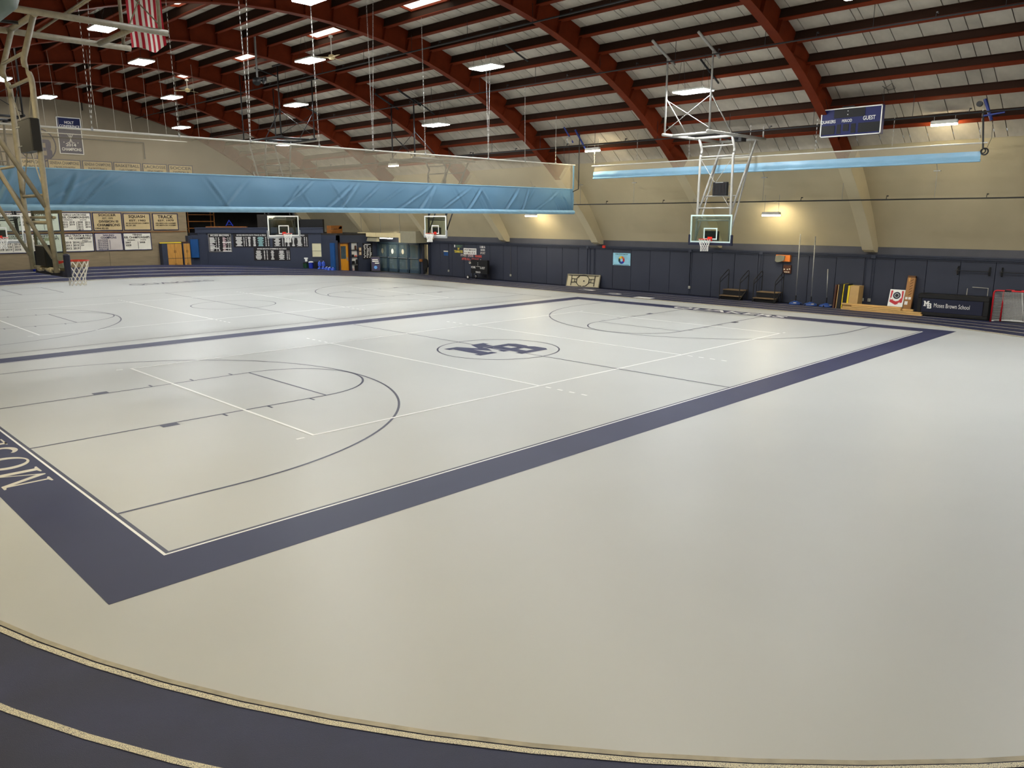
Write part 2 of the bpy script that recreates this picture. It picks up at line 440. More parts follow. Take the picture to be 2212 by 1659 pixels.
# MB monogram (slab letters): outlines in a unit box
LET_M = [(0,0),(.42,0),(.42,.16),(.34,.16),(.34,.56),(.50,.22),(.66,.56),(.66,.16),(.58,.16),(.58,0),(1,0),(1,.16),(.91,.16),(.91,.84),(1,.84),(1,1),(.68,1),(.50,.60),(.32,1),(0,1),(0,.84),(.09,.84),(.09,.16),(0,.16)]
def letter_B(m, o, u, v, w_, h_, t):
    o, u, v = Vector(o), Vector(u), Vector(v)
    def R(a0, a1, b0, b1): m.prism([(a0*w_, b0*h_), (a1*w_, b0*h_), (a1*w_, b1*h_), (a0*w_, b1*h_)], o, u, v, t)
    R(0, .14, 0, .16); R(0, .14, .84, 1); R(.12, .40, 0, 1); R(.40, .66, 0, .18); R(.40, .62, .82, 1); R(.40, .64, .42, .58)
    m.prism([(.66*w_, 0), (.88*w_, 0), (1.0*w_, .12*h_), (1.0*w_, .40*h_), (.92*w_, .5*h_), (.66*w_, .5*h_)], o, u, v, t)
    m.prism([(.62*w_, .5*h_), (.90*w_, .5*h_), (.96*w_, .60*h_), (.96*w_, .88*h_), (.84*w_, 1.0*h_), (.62*w_, 1.0*h_)], o, u, v, t)
def monogram(mM, mB, c, u, v, s, t):
    """M upper left and B lower right of centre c; s = half size"""
    c, u, v = Vector(c), Vector(u), Vector(v)
    mM.prism([(a*1.62*s, b*1.62*s) for a, b in LET_M], c+u*(-1.2*s)+v*(-.5*s), u, v, t)
    letter_B(mB, c+u*(-.16*s)+v*(-1.14*s)+u.cross(v)*(t*.5), u, v, 1.25*s, 1.62*s, t)
m1 = MB(); m2 = MB(); monogram(m1, m2, (0, 0, .0035), (1, 0, 0), (0, 1, 0), 1.0, .0005)
m1.build('court_monogram', 'court_navy', floor)
m2.v = [(x, y, z+.0016) for x, y, z in m2.v]; m2.build('court_monogram', 'court_navy', floor)
m = MB(); letter_B(m, (-.185, -1.165, .0042), (1, 0, 0), (0, 1, 0), 1.30, 1.67, .0004); m.build('monogram_gap', 'court_floor', floor)   # pale gap round the B where it crosses the M
# serif capitals on the near baseline, read from inside the court
def FL(x, y, z=.004):
    return Vector((x, y, z))
m = MB(); uu, vv = (0, 1, 0), (-1, 0, 0)
o = (-13.07, -3.93, .003)
SER = [[(.0,0),(.26,0),(.26,.025),(.165,.05),(.165,.50),(.44,0),(.49,0),(.76,.50),(.76,.05),(.66,.025),(.66,0),(1,0),(1,.025),(.90,.05),(.90,.60),(1,.615),(1,.64),(.80,.64),(.50,.115),(.20,.64),(0,.64),(0,.615),(.10,.59),(.10,.05),(0,.025)]]
m.prism([(a*.92, b) for a, b in SER[0]], o, uu, vv, .0006)
def ell_ring(m, cx, cy, rx, ry, tx, ty, n=40):
    A = []; B = []
    for i in range(n+1):
        t = 2*PI*i/n
        A.append((-13.07-(cy+ry*math.sin(t)), -3.93+cx+rx*math.cos(t), .0035)); B.append((-13.07-(cy+(ry-ty)*math.sin(t)), -3.93+cx+(rx-tx)*math.cos(t), .0035))
    m.strip(A, B)
ell_ring(m, 1.43, .32, .38, .335, .13, .035)
def sstroke(m, x0, w_=.5, h_=.66):                                # an S with thick middle
    P = []
    for i in range(41):
        t = i/40.
        if t < .5: a = R_(30+t/.5*240); P.append((.5+.42*math.cos(a), .75+.23*math.sin(a), .05+.09*abs(math.sin(R_(t*180)))))
        else: a = R_(90-(t-.5)/.5*240); P.append((.5+.44*math.cos(a), .26+.245*math.sin(a), .05+.09*abs(math.sin(R_(t*180)))))
    A = []; B = []
    for i in range(41):
        q = P[max(0, i-1)]; r = P[min(40, i+1)]; d = Vector((r[0]-q[0], (r[1]-q[1]))).normalized(); n = Vector((-d.y, d.x))
        for L, s in ((A, 1), (B, -1)):
            a = (P[i][0]+s*n.x*P[i][2]*.8)*w_+x0; b = (P[i][1]+s*n.y*P[i][2]*.8)*h_-.01
            L.append((-13.07-b, -3.93+a, .0035))
    m.strip(B, A)
sstroke(m, 1.98)
def rectl(m, x0, a0, a1, b0, b1): m.prism([(x0+a0, b0), (x0+a1, b0), (x0+a1, b1), (x0+a0, b1)], o, uu, vv, .0006)
for (a0, a1, b0, b1) in ((0, .46, 0, .03), (0, .46, .61, .64), (.06, .17, 0, .64), (.1, .36, .31, .34), (.43, .46, 0, .14), (.43, .46, .52, .64), (.34, .36, .25, .4)): rectl(m, 2.66, a0, a1, b0, b1)
sstroke(m, 3.3)
put_text(m, 'BROWN', (-13.07, .35, .0035), uu, vv, 3.55, .64, .0)
m.build('baseline_lettering', 'line_beige', floor)
m = MB(); put_text(m, 'QUAKERS', (13.03, 2.62, .0035), (0, -1, 0), (1, 0, 0), 5.2, .66, .012); m.build('baseline_lettering', 'line_white', floor)
m = MB(); put_text(m, 'QUAKERS', (.5, 31.1, .0035), (1, 0, 0), (0, 1, 0), 5.0, 1.35, .0); m.build('floor_lettering', 'line_navy', floor)

# ================================================================== ROOF
CZ, RU, RP, RD = -11.92, 23.2, 23.72, 24.08                       # centre height, arch soffit, purlin soffit, deck
def pol(R, a, y): return Vector((R*math.sin(R_(a)), y, CZ+R*math.cos(R_(a))))
RIBS = [-3.73+7.4*k for k in range(-2, 7)]                        # -18.53 .. 40.67
EDGE = [-23.7]+RIBS+[41.5]
A_END = 39.9
m = MB()
n = 36
A = [[pol(RD+.44, -A_END+2*A_END*i/n, y) for i in range(n+1)] for y in (-23.7, 41.5)]
B = [[pol(RD+.55, -A_END+2*A_END*i/n, y) for i in range(n+1)] for y in (-23.7, 41.5)]
m.strip(A[0], A[1]); m.strip(B[1], B[0])
ceil = struct(m.build('ceiling', 'roof_dark'), 'vaulted roof of grey deck panels on rust-coloured steel', 'ceiling')
# purlins, one beam per bay and row
PA = [s*(1.475+2.95*k) for k in range(13) for s in (1, -1)]
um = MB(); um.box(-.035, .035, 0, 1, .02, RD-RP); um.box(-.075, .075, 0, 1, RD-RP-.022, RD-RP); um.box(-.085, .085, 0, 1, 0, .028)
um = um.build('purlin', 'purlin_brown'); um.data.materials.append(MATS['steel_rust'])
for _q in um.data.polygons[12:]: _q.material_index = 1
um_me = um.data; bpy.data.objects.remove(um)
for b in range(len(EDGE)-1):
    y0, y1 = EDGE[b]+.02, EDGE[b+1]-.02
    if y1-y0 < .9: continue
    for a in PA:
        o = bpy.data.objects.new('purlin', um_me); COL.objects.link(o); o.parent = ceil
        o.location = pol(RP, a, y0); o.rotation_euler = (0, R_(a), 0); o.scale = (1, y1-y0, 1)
# deck panels
WID = [.32, .86, .82, .23, .61, .83, .83, .43, .39, .83, .85, .40]
ps = MB(); ps.box(-.5, .5, 0, 1, 0, .03); ps = ps.build('deck_panel', 'deck_grey'); ps_me = ps.data; bpy.data.objects.remove(ps)
SKY = [(1, 8.11), (2, 14.97), (3, 22.3), (4, 29.45)]             # roof lights in the fourth strip right of the ridge
SKYL = [(8.85, 8.1), (8.85, 15.0), (8.85, 22.27), (8.85, 29.5), (-5.9, 15.0), (-17.7, 20.2)]
cells = []
st = [-36.875-2.95+2.95*k for k in range(27)]                     # strip edges
for b in range(len(EDGE)-1):
    y1 = EDGE[b+1]; y = y1
    if y1-EDGE[b] < 2: wd = [y1-EDGE[b]]
    elif y1-EDGE[b] < 7: wd = WID[2:9]
    else: wd = WID
    for q in wd:
        ya = max(EDGE[b], y-q)
        for a in st:
            ac = a+1.475
            if any(abs(ac-sa) < 1.5 and ya < sy+1.1 and y > sy-1.1 for sa, sy in SKYL):
                y_hi, y_lo = y, ya
                for sa, sy in SKYL:
                    if abs(ac-sa) < 1.5:
                        if y_hi > sy+1.1 > y_lo: y_lo = max(y_lo, sy+1.1) if y_hi > sy+1.1 else y_lo
                        elif y_lo < sy-1.1 < y_hi: y_hi = sy-1.1
                        elif y_lo >= sy-1.1 and y_hi <= sy+1.1: y_hi = y_lo
                if y_hi-y_lo > .03: cells.append((a, y_lo, y_hi))
            else: cells.append((a, ya, y))
        y = ya
def visible(c):
    q = pol(RD, c[0]+1.475, (c[1]+c[2])/2)-CAMP; d = q.dot(fwd)
    if d < 1: return 0
    x, yy = q.dot(rgt)/d*F, q.dot(upv)/d*F
    if abs(x) > 1130 or abs(yy) > 850: return 0
    return (c[2]-c[1])/d
cells.sort(key=visible, reverse=True)
rest = MB()
for i, (a, ya, yb) in enumerate(cells):
    wd = 2*RD*math.sin(R_(1.475)); g = .026
    if i < 298:
        o = bpy.data.objects.new('deck_panel', ps_me); COL.objects.link(o); o.parent = ceil
        o.location = pol(RD*math.cos(R_(1.475)), a+1.475, ya+g/2); o.rotation_euler = (0, R_(a+1.475), 0); o.scale = (wd, yb-ya-g, 1)
    else:
        mt = Matrix.Translation(pol(RD*math.cos(R_(1.475)), a+1.475, ya+g/2)) @ Matrix.Rotation(R_(a+1.475), 4, 'Y')
        rest.tf(mt, lambda t: t.box(-wd/2, wd/2, 0, yb-ya-g, 0, .03))
o = rest.build('deck_panels', 'deck_grey', ceil); o['kind'] = 'stuff'
o = MB()
for s in (-1, 1):                                                 # closing strip between the last purlin and the plaster
    o.strip([pol(RD, s*(36.875+2.9), y) for y in (-23.7, 41.5)][::s], [pol(RD+.02, s*(A_END+.4), y) for y in (-23.7, 41.5)][::s])
o.build('deck_edge', 'plaster_beige', ceil)
for k, (a, y) in enumerate(SKYL):                                 # roof lights: timber-lined shaft with a pane
    mt = Matrix.Translation(pol(RD, a, y)) @ Matrix.Rotation(R_(a), 4, 'Y')
    hw, hl = .52, 1.1
    t = thing('roof_light', ['pale roof light in the nearest lit bay above the divider curtain', 'pale roof light above the hanging ceiling fan of the middle bay',
        'pale roof light beside the horn loudspeaker', 'pale roof light farthest back, above the far ceiling fan',
        'pale roof light left of the ridge, above the striped flag', 'pale roof light at the upper left behind the basket frame'][k], 'roof light', tuple(pol(RD, a, y)), group='roof lights', kind='structure')
    m = MB()
    for (x0, x1, ya, yb) in ((-hw-.06, -hw, -hl-.06, hl+.06), (hw, hw+.06, -hl-.06, hl+.06), (-hw, hw, -hl-.06, -hl), (-hw, hw, hl, hl+.06)):
        m.tf(mt, lambda q: q.box(x0, x1, ya, yb, -.06, .12))
    m.build('shaft', 'steel_rust', t)
    m = MB(); m.tf(mt, lambda q: q.box(-hw, hw, -hl, hl, .03, .06)); m.build('pane', 'sky_lens', t)
ORD = ['first', 'second', 'third', 'fourth', 'fifth', 'sixth', 'seventh', 'eighth', 'ninth', 'tenth', 'eleventh', 'twelfth']
# steel arches with concrete feet
def make_arch(y, label):
    t = thing('roof_arch', label, 'roof arch', (0, y, 0), group='steel roof arches', kind='structure')
    n = 40; AE = 40.2
    m = MB()
    for s in (-1, 1):
        I = [pol(RU+.03, -AE+2*AE*i/n, y+s*.012) for i in range(n+1)]; O = [pol(RD+.02, -AE+2*AE*i/n, y+s*.012) for i in range(n+1)]
        m.strip(I, O) if s > 0 else m.strip(O, I)
    m.build('web', 'steel_rust', t)
    m = MB()
    for (ra, rb) in ((RU, RU+.03),):
        c = [[pol(r, -AE+2*AE*i/n, y+q) for i in range(n+1)] for r, q in ((ra, -.16), (ra, .16), (rb, .16), (rb, -.16))]
        m.strip(c[1], c[0]); m.strip(c[2], c[1]); m.strip(c[3], c[2]); m.strip(c[0], c[3])
    m.build('bottom_flange', 'steel_rust', t)
    sm = None
    for a in PA:                                                  # stiffener plates where purlins meet
        if a < -25: continue
        if sm is None:
            q = MB(); q.box(-.012, .012, -.15, .15, 0, RD-RU-.03); sm = q.build('stiffener', 'steel_rust', t, world=False); o = sm
        else:
            o = bpy.data.objects.new('stiffener', sm.data); COL.objects.link(o); o.parent = t
        P = pol(RU+.03, a, 0); o.location = P; o.rotation_euler = (0, R_(a), 0)
    for s in (-1, 1):                                             # concrete haunch down to the wall head
        m = MB(); a0, a1 = 40.3, 52.4; k = 12
        poly = [(pol(RU-.02, a0+(a1-a0)*i/k, 0)) for i in range(k+1)]
        poly = [(s*min(q.x, 18.58), max(q.z, 2.44)) for q in poly if q.z > 2.2]+[(s*18.58, 2.44), (s*18.58, 2.9)]+[(s*min(18.58, pol(RD+.04, a1-(a1-a0)*i/k, 0).x), pol(RD+.04, a1-(a1-a0)*i/k, 0).z) for i in range(3, k+1)]
        m.prism(poly, (0, y+.24, 0), (1, 0, 0), (0, 0, 1), .48)
        m.build('concrete_foot', 'buttress_beige', t)
    return t
for i, y in enumerate(RIBS):
    make_arch(y, 'rust-coloured steel roof arch with beige concrete feet, %s from the back wall' % ORD[len(RIBS)-1-i])

# ================================================================== WALLS
XW = 18.6
m = MB(); m.box(XW+.03, XW+.3, -23.7, 26.0, -.15, 2.36); m.box(XW+.03, XW+.3, 32.2, 41.5, -.15, 2.36); m.box(XW-.1, XW+.3, 26.78, 32.2, 2.12, 2.7); m.box(XW-.1, XW, 26.0, 26.1, 0, 2.7); m.box(XW-.1, XW, 26.78, 27.05, 0, 2.14); m.box(XW-.1, XW+.3, 26.0, 26.78, 2.12, 2.7)
wr = struct(m.build('wall_right', 'trim_blue'), 'long blue panelled wall with beige slope above, behind the far basket', 'wall')
pm_ = MB().box(-.03, .03, 0, 1, 0, 1).build('wall_panel', 'panel_blue'); pm_me = pm_.data; bpy.data.objects.remove(pm_)
y = 26.2-1.22
k = 0
Y_ = 24.98
while Y_ > -23:
    o = bpy.data.objects.new('wall_panel', pm_me); COL.objects.link(o); o.parent = wr
    o.location = (XW, Y_-1.238+.012, .02); o.scale = (1, 1.214, 2.2); Y_ -= 1.238
o = bpy.data.objects.new('wall_panel', pm_me); COL.objects.link(o); o.parent = wr; o.location = (XW, 24.99, .02); o.scale = (1, 1.0, 2.2)
MB().box(XW-.07, XW+.05, -23.7, 26.0, 2.24, 2.36).build('rail', 'trim_blue', wr)
m = MB(); m.box(XW-.02, XW+.3, -23.7, 41.5, 2.36, 2.66); m.build('ledge', 'ledge_grey', wr)
for (yy, zz, r) in ((0, 2.31, .018), (0, 2.20, .014)):
    MB().tube([(XW-.09, -23, zz), (XW-.09, 25.6, zz)], r, 6).build('conduit', 'trim_blue', wr)
for (yy, z0) in ((24.1, .35), (18.12, .35), (11.95, 0.05), (11.75, .05), (11.45, .05), (5.2, .4), (5.1, .05), (1.35, .1), (1.22, .1), (-3.53, .4), (-3.8, .4), (-3.9, .4)):
    MB().tube([(XW-.05, yy, z0), (XW-.05, yy, 2.22)], .017, 6).build('conduit', 'trim_blue' if yy < 18 or yy > 19 else 'ledge_grey', wr)
def slope(s):
    m = MB(); a0 = A_END; k = 10
    P = []
    top = pol(RD, A_END, 0); bot = Vector((XW, 0, 2.66))
    for i in range(k+1):
        t = i/k; q = top.lerp(bot, t); d = Vector((.73, 0, .68)); q = q+d*(.18*4*t*(1-t)); P.append(q)
    A = [(s*q.x, -23.7, q.z) for q in P]; B = [(s*q.x, 41.5, q.z) for q in P]
    m.strip(A, B) if s > 0 else m.strip(B, A)
    A2 = [(s*(q.x+.25), -23.7, q.z+.25) for q in P]; B2 = [(s*(q.x+.25), 41.5, q.z+.25) for q in P]
    m.strip(B2, A2) if s > 0 else m.strip(A2, B2)
    return m
struct(slope(1).build('wall_right_slope', 'plaster_beige'), 'beige sloping plaster between the blue wall and the roof', 'wall')
struct(slope(-1).build('wall_left_slope', 'plaster_beige'), 'beige sloping plaster above the left wall, outside the view', 'wall')
m = MB(); m.box(-XW-.3, -XW, -23.7, 41.5, -.15, 2.66); struct(m.build('wall_left', 'panel_blue'), 'blue wall along the left side, outside the view', 'wall')
def gable(name, y0, y1, mat, x0=-18.9, z0=-.15, x1=18.9):
    m = MB(); n = 40; poly = []
    for i in range(n+1):
        a = 50.5-101*i/n; q = pol(RD+.1, a, 0)
        if x0 <= q.x <= x1: poly.append((q.x, q.z))
    poly = [(x0, z0), (x1, z0)]+([(x1, max(2.8, CZ+math.sqrt((RD+.1)**2-x1*x1)))] if x1 < 18.8 else [])+poly
    m.prism(poly, (0, y1, 0), (1, 0, 0), (0, 0, 1), y1-y0)
    return m
struct(gable('wall_front', -24.0, -23.7, '').build('wall_front', 'concrete_wall'), 'concrete gable wall behind the viewer', 'wall')
# back wall: tan concrete panels, open to a storage alcove at its right end
wb = MB(); gw = gable('b', 41.5, 41.9, '', x1=8.2); wb.v += gw.v; wb.f += gw.f
_o = len(wb.v); up_ = MB(); q = []
poly = [(8.2, 4.75)]+[(XW+.3, 4.75)]+[(pol(RD+.1, 50.5-101*i/60, 0).x, pol(RD+.1, 50.5-101*i/60, 0).z) for i in range(61) if pol(RD+.1, 50.5-101*i/60, 0).x >= 8.2 and pol(RD+.1, 50.5-101*i/60, 0).z > 4.75]
poly = [(8.2, 4.75), (pol(RD+.1, 46.05, 0).x, 4.75)]+poly[2:]+[(8.2, CZ+math.sqrt((RD+.1)**2-8.2**2))]
wb.prism(poly, (0, 41.9, 0), (1, 0, 0), (0, 0, 1), .4)
wall_b = struct(wb.build('wall_back', 'concrete_wall'), 'tan concrete back wall hung with championship banners', 'wall')
for k, (x0, x1) in enumerate(((-18.5, -12.03), (-12.0, -7.15), (-7.13, -2.26), (-2.24, 2.65), (2.67, 8.18))):
    MB().box(x0, x1, 41.46, 41.56, -.1, 2.90).build('concrete_panel', 'concrete_tan', wall_b)
    MB().box(x0, x1, 41.46, 41.56, 2.93, 4.9).build('concrete_panel', 'concrete_tan', wall_b)
    MB().box(x0, x1, 41.46, 41.56, 4.92, 7.0).build('concrete_panel', 'concrete_wall', wall_b)
MB().box(-18, 8.1, 41.41, 41.46, 2.895, 2.935).build('string_course', 'wood_brown', wall_b)
# storage alcove behind the corner block; unlit gloom is put into its dark walls
m = MB(); m.box(8.2, 8.35, 41.9, 46, 0, 4.9); m.box(8.2, 18.9, 45.85, 46, 0, 4.9); m.box(8.2, 18.9, 41.9, 46, 4.75, 4.9); m.box(18.7, 18.9, 41.5, 46, 0, 4.9); m.box(8.2, 18.9, 41.6, 46, 2.7, 2.8)
struct(m.build('wall_alcove', 'storage_dark'), 'dark storage alcove above the corner block', 'wall')
MB_ = MB

# ================================================================== LIGHTS
def led(x, y, R, label, rz=0.):
    """suspended LED panel with three lenses"""
    z = CZ+math.sqrt(R*R-x*x); zr = CZ+math.sqrt(RP*RP-x*x)
    t = thing('led_light', label, 'ceiling light', (x, y, z), rz, group='hanging LED lights')
    hl, hw = .68, .37
    MB().rbox(-hw, hw, -hl, hl, .015, .08, .02).build('housing', 'pipe_white', t, world=False)
    for k in (-1, 0, 1):
        MB().box(k*.24-.105, k*.24+.105, -hl+.03, hl-.03, -.012, .015).build('lens', 'led_lens', t, world=False)
    for k in (-1, 1):
        m = MB()
        for s in (-1, 1): m.tube([(s*.26, k*.5, .08), (s*.05, k*.5, zr-z+.04)], .006, 4)
        m.build('hanger_wire', 'pipe_black', t, world=False)
    m = MB(); m.box(-.1, .1, -.12, .12, .08, .13); m.build('driver', 'galvanised', t, world=False)
    return t
BAY = ['in %s bay from back wall' % q for q in ORD]
for bi, y in enumerate([36.97, 29.57, 22.17, 14.77, 7.37, -.03, -7.43, -14.83, -21.3]):
    odd = bi % 2 == 1
    xs = [(9.95, 22.62), (3.0, 22.62), (-5.3, 23.05)] if odd else [(6.5, 22.6), (-1.3, 22.8)]
    if bi == 7: xs = [(9.95, 22.62), (3.0, 22.62)]               # over the viewer's end only some lights are on
    if bi == 8: xs = [(6.5, 22.6), (-1.3, 22.8)]
    for j, (x, R) in enumerate(xs):
        led(x, y, R, 'LED panel light %s, %s from right wall' % (BAY[bi], ORD[j]))
def flood(x, y, z, label, top=None):
    t = thing('wall_floodlight', label, 'wall light', (x, y, z), group='yellowish tube lights')
    MB().rbox(-.09, .09, -.42, .42, 0, .13, .03).build('housing', 'pipe_white', t, world=False)
    MB().box(-.07, .07, -.40, .40, -.05, .0).build('lens', 'warm_lens', t, world=False)
    for s in (-1, 1):
        MB().tube([(0, s*.33, .12), (0, s*.33, (top or .7))], .008, 5).build('hanger_rod', 'galvanised', t, world=False)
flood(13.25, 7.37, 6.95, 'small yellowish tube light at the right end of the blue divider curtain', .5)
flood(14.0, -7.43, 7.0, 'small yellowish tube light right of the hanging scoreboard', .3)
flood(12.76, 22.17, 6.92, 'small yellowish tube light seen through the mesh curtain', .8)
flood(16.9, .12, 4.0, 'yellowish tube light on the beige slope beside the far basket', .86)
flood(16.9, 14.8, 4.0, 'yellowish tube light on the beige slope just below the blue curtain', .86)
for k, (x, y) in enumerate(((-13.4, -14.8), (-13.4, -3.5), (-13.4, 7.4), (-13.4, 22.2), (-14.6, -9.3), (-14.6, -12.2), (-13.9, -6.4), (-14.2, -1.0), (-15.4, -7.8))):  # first ones mirror the right side; the rest added to warm the near floor
    flood(x, y, 6.5, 'yellowish tube light over the left side of the hall, added outside the view, %s' % ORD[k], .5)

# ================================================================== DIVIDER CURTAINS
def fold(x, z, s):
    d = .018*math.sin(x*1.7+s)+.012*math.sin(x*4.1+1.3*z+s*2)
    for (cx, cz, sl, a, wd) in FOLDS:
        u = (x-cx)-sl*(z-cz)
        d += a*math.exp(-((u/wd)**2))*math.sin(u/wd*3.1)
    return d
random.seed(3)
FOLDS = []
for k in range(46):
    FOLDS.append((random.uniform(-17, 13), 4.3+random.random()*.3, random.choice((.9, 1.3, 1.8, .5, -.7)), random.uniform(.02, .06), random.uniform(.06, .16)))
for k in range(7): FOLDS.append((12.2+.16*k, 4.35, -.55-.12*k, .045, .08))
cur = thing('divider_curtain', 'long gym divider curtain, beige mesh above blue vinyl, raised between the two courts', 'curtain', (0, 8.6, 4.05))
XA, XB = -17.6, 13.36
def cloth_grid(x0, x1, z0, z1, nx, nz, f):
    m = MB(); vs = []; fs = []
    for j in range(nz+1):
        for i in range(nx+1):
            x = x0+(x1-x0)*i/nx; z = z0+(z1-z0)*j/nz; vs.append(f(x, z))
    for j in range(nz):
        for i in range(nx):
            a = j*(nx+1)+i; fs.append((a, a+1, a+nx+2, a+nx+1))
    return m.add(vs, fs)
cloth_grid(XA, XB, 4.12, 5.22, 620, 22, lambda x, z: (x, 8.6-.09*(1-((z-4.67)/.55)**2)*.6-fold(x, z, 0)*min(1, (5.22-z)*2.5), z)).build('vinyl_sheet', 'vinyl_blue', cur, smooth=True)
m = MB()                                                          # folded-up hem
A = []
for j in range(9):
    a = R_(-100+j*35.); A.append((8.56-.085*math.cos(a), 4.14+.095*math.sin(a)))
rows = [[(XA+(XB-XA)*i/500., q[0]+.006*math.sin(i*1.3+j)+.008*math.sin(i*.37), q[1]+.006*math.sin(i*.05)) for i in range(501)] for j, q in enumerate(A)]
for j in range(8): m.strip(rows[j], rows[j+1])
m.build('hem_roll', 'vinyl_light', cur, smooth=True)
MB().tube([(XA, 8.6, 5.225), (XB, 8.6, 5.225)], .022, 6).build('seam_rope', 'vinyl_light', cur)
cloth_grid(XA, XB-.05, 5.23, 6.33, 160, 6, lambda x, z: (x, 8.6+.012*math.sin(x*.9+z), z)).build('mesh_panel', 'curtain_mesh', cur, smooth=True)
MB().tube([(XA, 8.6, 6.35), (XB+.1, 8.6, 6.35)], .028, 8).build('top_pipe', 'pipe_white', cur)
MB().box(XB-.07, XB+.02, 8.58, 8.62, 5.22, 6.33).build('edge_binding', 'vinyl_blue', cur)
def chain(m, a, b, step=.075):
    a, b = Vector(a), Vector(b); L = (b-a).length; d = (b-a)/L; n = int(L/step)
    e = d.cross(Vector((0, 1, 0))).normalized(); f = d.cross(e)
    for k in range(n):
        c = a+d*(step*(k+.5)); x, y = (e, f) if k % 2 else (f, e)
        P = [c+d*(step*.62)*p+x*.016*q for p, q in ((1, .0), (.6, 1), (-.6, 1), (-1, 0), (-.6, -1), (.6, -1))]
        vs = []; fs = []
        for i, q in enumerate(P): vs += [q+y*.0055, q-y*.0055]
        for i in range(6):
            j = (i+1) % 6; fs.append((2*i, 2*j, 2*j+1, 2*i+1))
        m.add(vs, fs)
CH = [(-8.03, (-8.05, -7.72)), (-5.52, (-5.58,)), (-3.15, (-3.25, -2.93)), (-.54, (-.62,)), (1.77, (1.70, 2.0)), (4.28, (4.23,)), (7.73, (7.62, 7.86)), (9.99, (9.98,)), (12.05, (12.06,))]
for xb, tops in CH:
    m = MB()
    for xt in tops:
        zt = CZ+math.sqrt(RP*RP-xt*xt)
        chain(m, (xb, 8.6, 6.38), (xt, 8.6, zt))
    m.build('lift_chain', 'chain_steel', cur)
    m = MB(); m.box(xb-.03, xb+.03, 8.57, 8.63, 6.33, 6.42); m.build('clamp', 'galvanised', cur)
m = MB(); z0 = CZ+math.sqrt(RP*RP-13.2**2); m.tube([(13.22, 8.15, z0), (13.2, 8.15, 5.22)], .025, 6); m.tube([(13.2, 8.15, 5.22), (13.3, 8.6, 5.1)], .02, 6); m.build('lift_post', 'pipe_black', cur)
# hoist at the curtain's right end
t = thing('curtain_hoist', 'navy rope hoist with round drum at the right end of the divider curtain', 'hoist', (12.5, 8.15, 7.4))
m = MB(); m.tube([(12.1, 8.15, 7.95), (12.75, 8.15, 7.32)], .035, 6); m.tube([(12.9, 8.15, 7.9), (13.75, 8.15, 7.0)], .045, 6); m.build('bracket', 'winch_blue', t)
m = MB(); m.lathe([(.0, -.03), (.16, -.03), (.16, .03), (0, .03)], (12.42, 8.1, 7.4), 16, 'y'); m.build('drum', 'galvanised', t)
m = MB(); m.tube([(12.1, 8.12, 7.4), (12.1, 8.12, 6.5), (12.2, 8.12, 6.35)], .008, 4); m.tube([(12.45, 8.12, 7.3), (12.45, 8.12, 6.3)], .008, 4); m.build('cable', 'pipe_black', t)
# second curtain, rolled up along the right wall
c2 = thing('rolled_curtain', 'narrow pale blue curtain rolled up along the beige slope', 'curtain', (13.5, -.6, 5.7))
def yz(y, z): return (13.5-.05*(1-abs(z-5.85)/.16)-.012*math.sin(y*7+z*9)-.01*math.sin(y*2.3), y, z)
cloth_grid(-8.8, 7.5, 5.69, 6.0, 260, 8, lambda y, z: yz(y, z)).build('vinyl_sheet', 'vinyl_light', c2, smooth=True)
m = MB(); m.tube([(13.5, -8.8, 5.70), (13.5, 7.5, 5.70)], .04, 8); m.build('hem_roll', 'vinyl_light', c2)
cloth_grid(-8.75, 7.45, 6.0, 6.24, 60, 2, lambda y, z: (13.5, y, z)).build('mesh_panel', 'curtain_mesh', c2)
MB().tube([(13.5, -8.95, 6.26), (13.5, 7.6, 6.26)], .025, 8).build('top_pipe', 'pipe_white', c2)
for yy in (-8.7, -5.97, -3.2, -.5, 2.3, 5, 7.45):
    m = MB(); chain(m, (13.5, yy, 6.28), (13.5, yy, CZ+math.sqrt(RP*RP-13.5**2))); m.build('lift_chain', 'chain_steel', c2)
t = thing('curtain_hoist', 'navy hoist with looped cable at the right end of the rolled curtain', 'hoist', (13.5, -8.85, 6.2))
m = MB(); m.tube([(13.5, -8.72, 7.62), (13.5, -8.98, 6.95)], .05, 6); m.tube([(13.45, -8.75, 7.1), (13.45, -9.35, 7.16)], .03, 6); m.build('bracket', 'winch_blue', t)
m = MB(); m.lathe([(0, -.05), (.09, -.05), (.09, .05), (0, .05)], (13.44, -8.6, 7.48), 12, 'x'); m.build('motor', 'black_metal', t)
m = MB(); m.tube([(13.5, -8.72, 7.2), (13.5, -8.84, 6.05)], .03, 6); m.tube([(13.5, -9.02, 7.0), (13.5, -9.05, 6.4), (13.5, -8.95, 6.1)], .008, 4); m.build('cable', 'pipe_black', t)
m = MB(); m.torus((13.48, -8.9, 5.98), .1, .025, 12, 5, 'x'); m.torus((13.46, -8.86, 6.0), .07, .02, 12, 5, 'x'); m.build('cable_coil', 'black_metal', t)

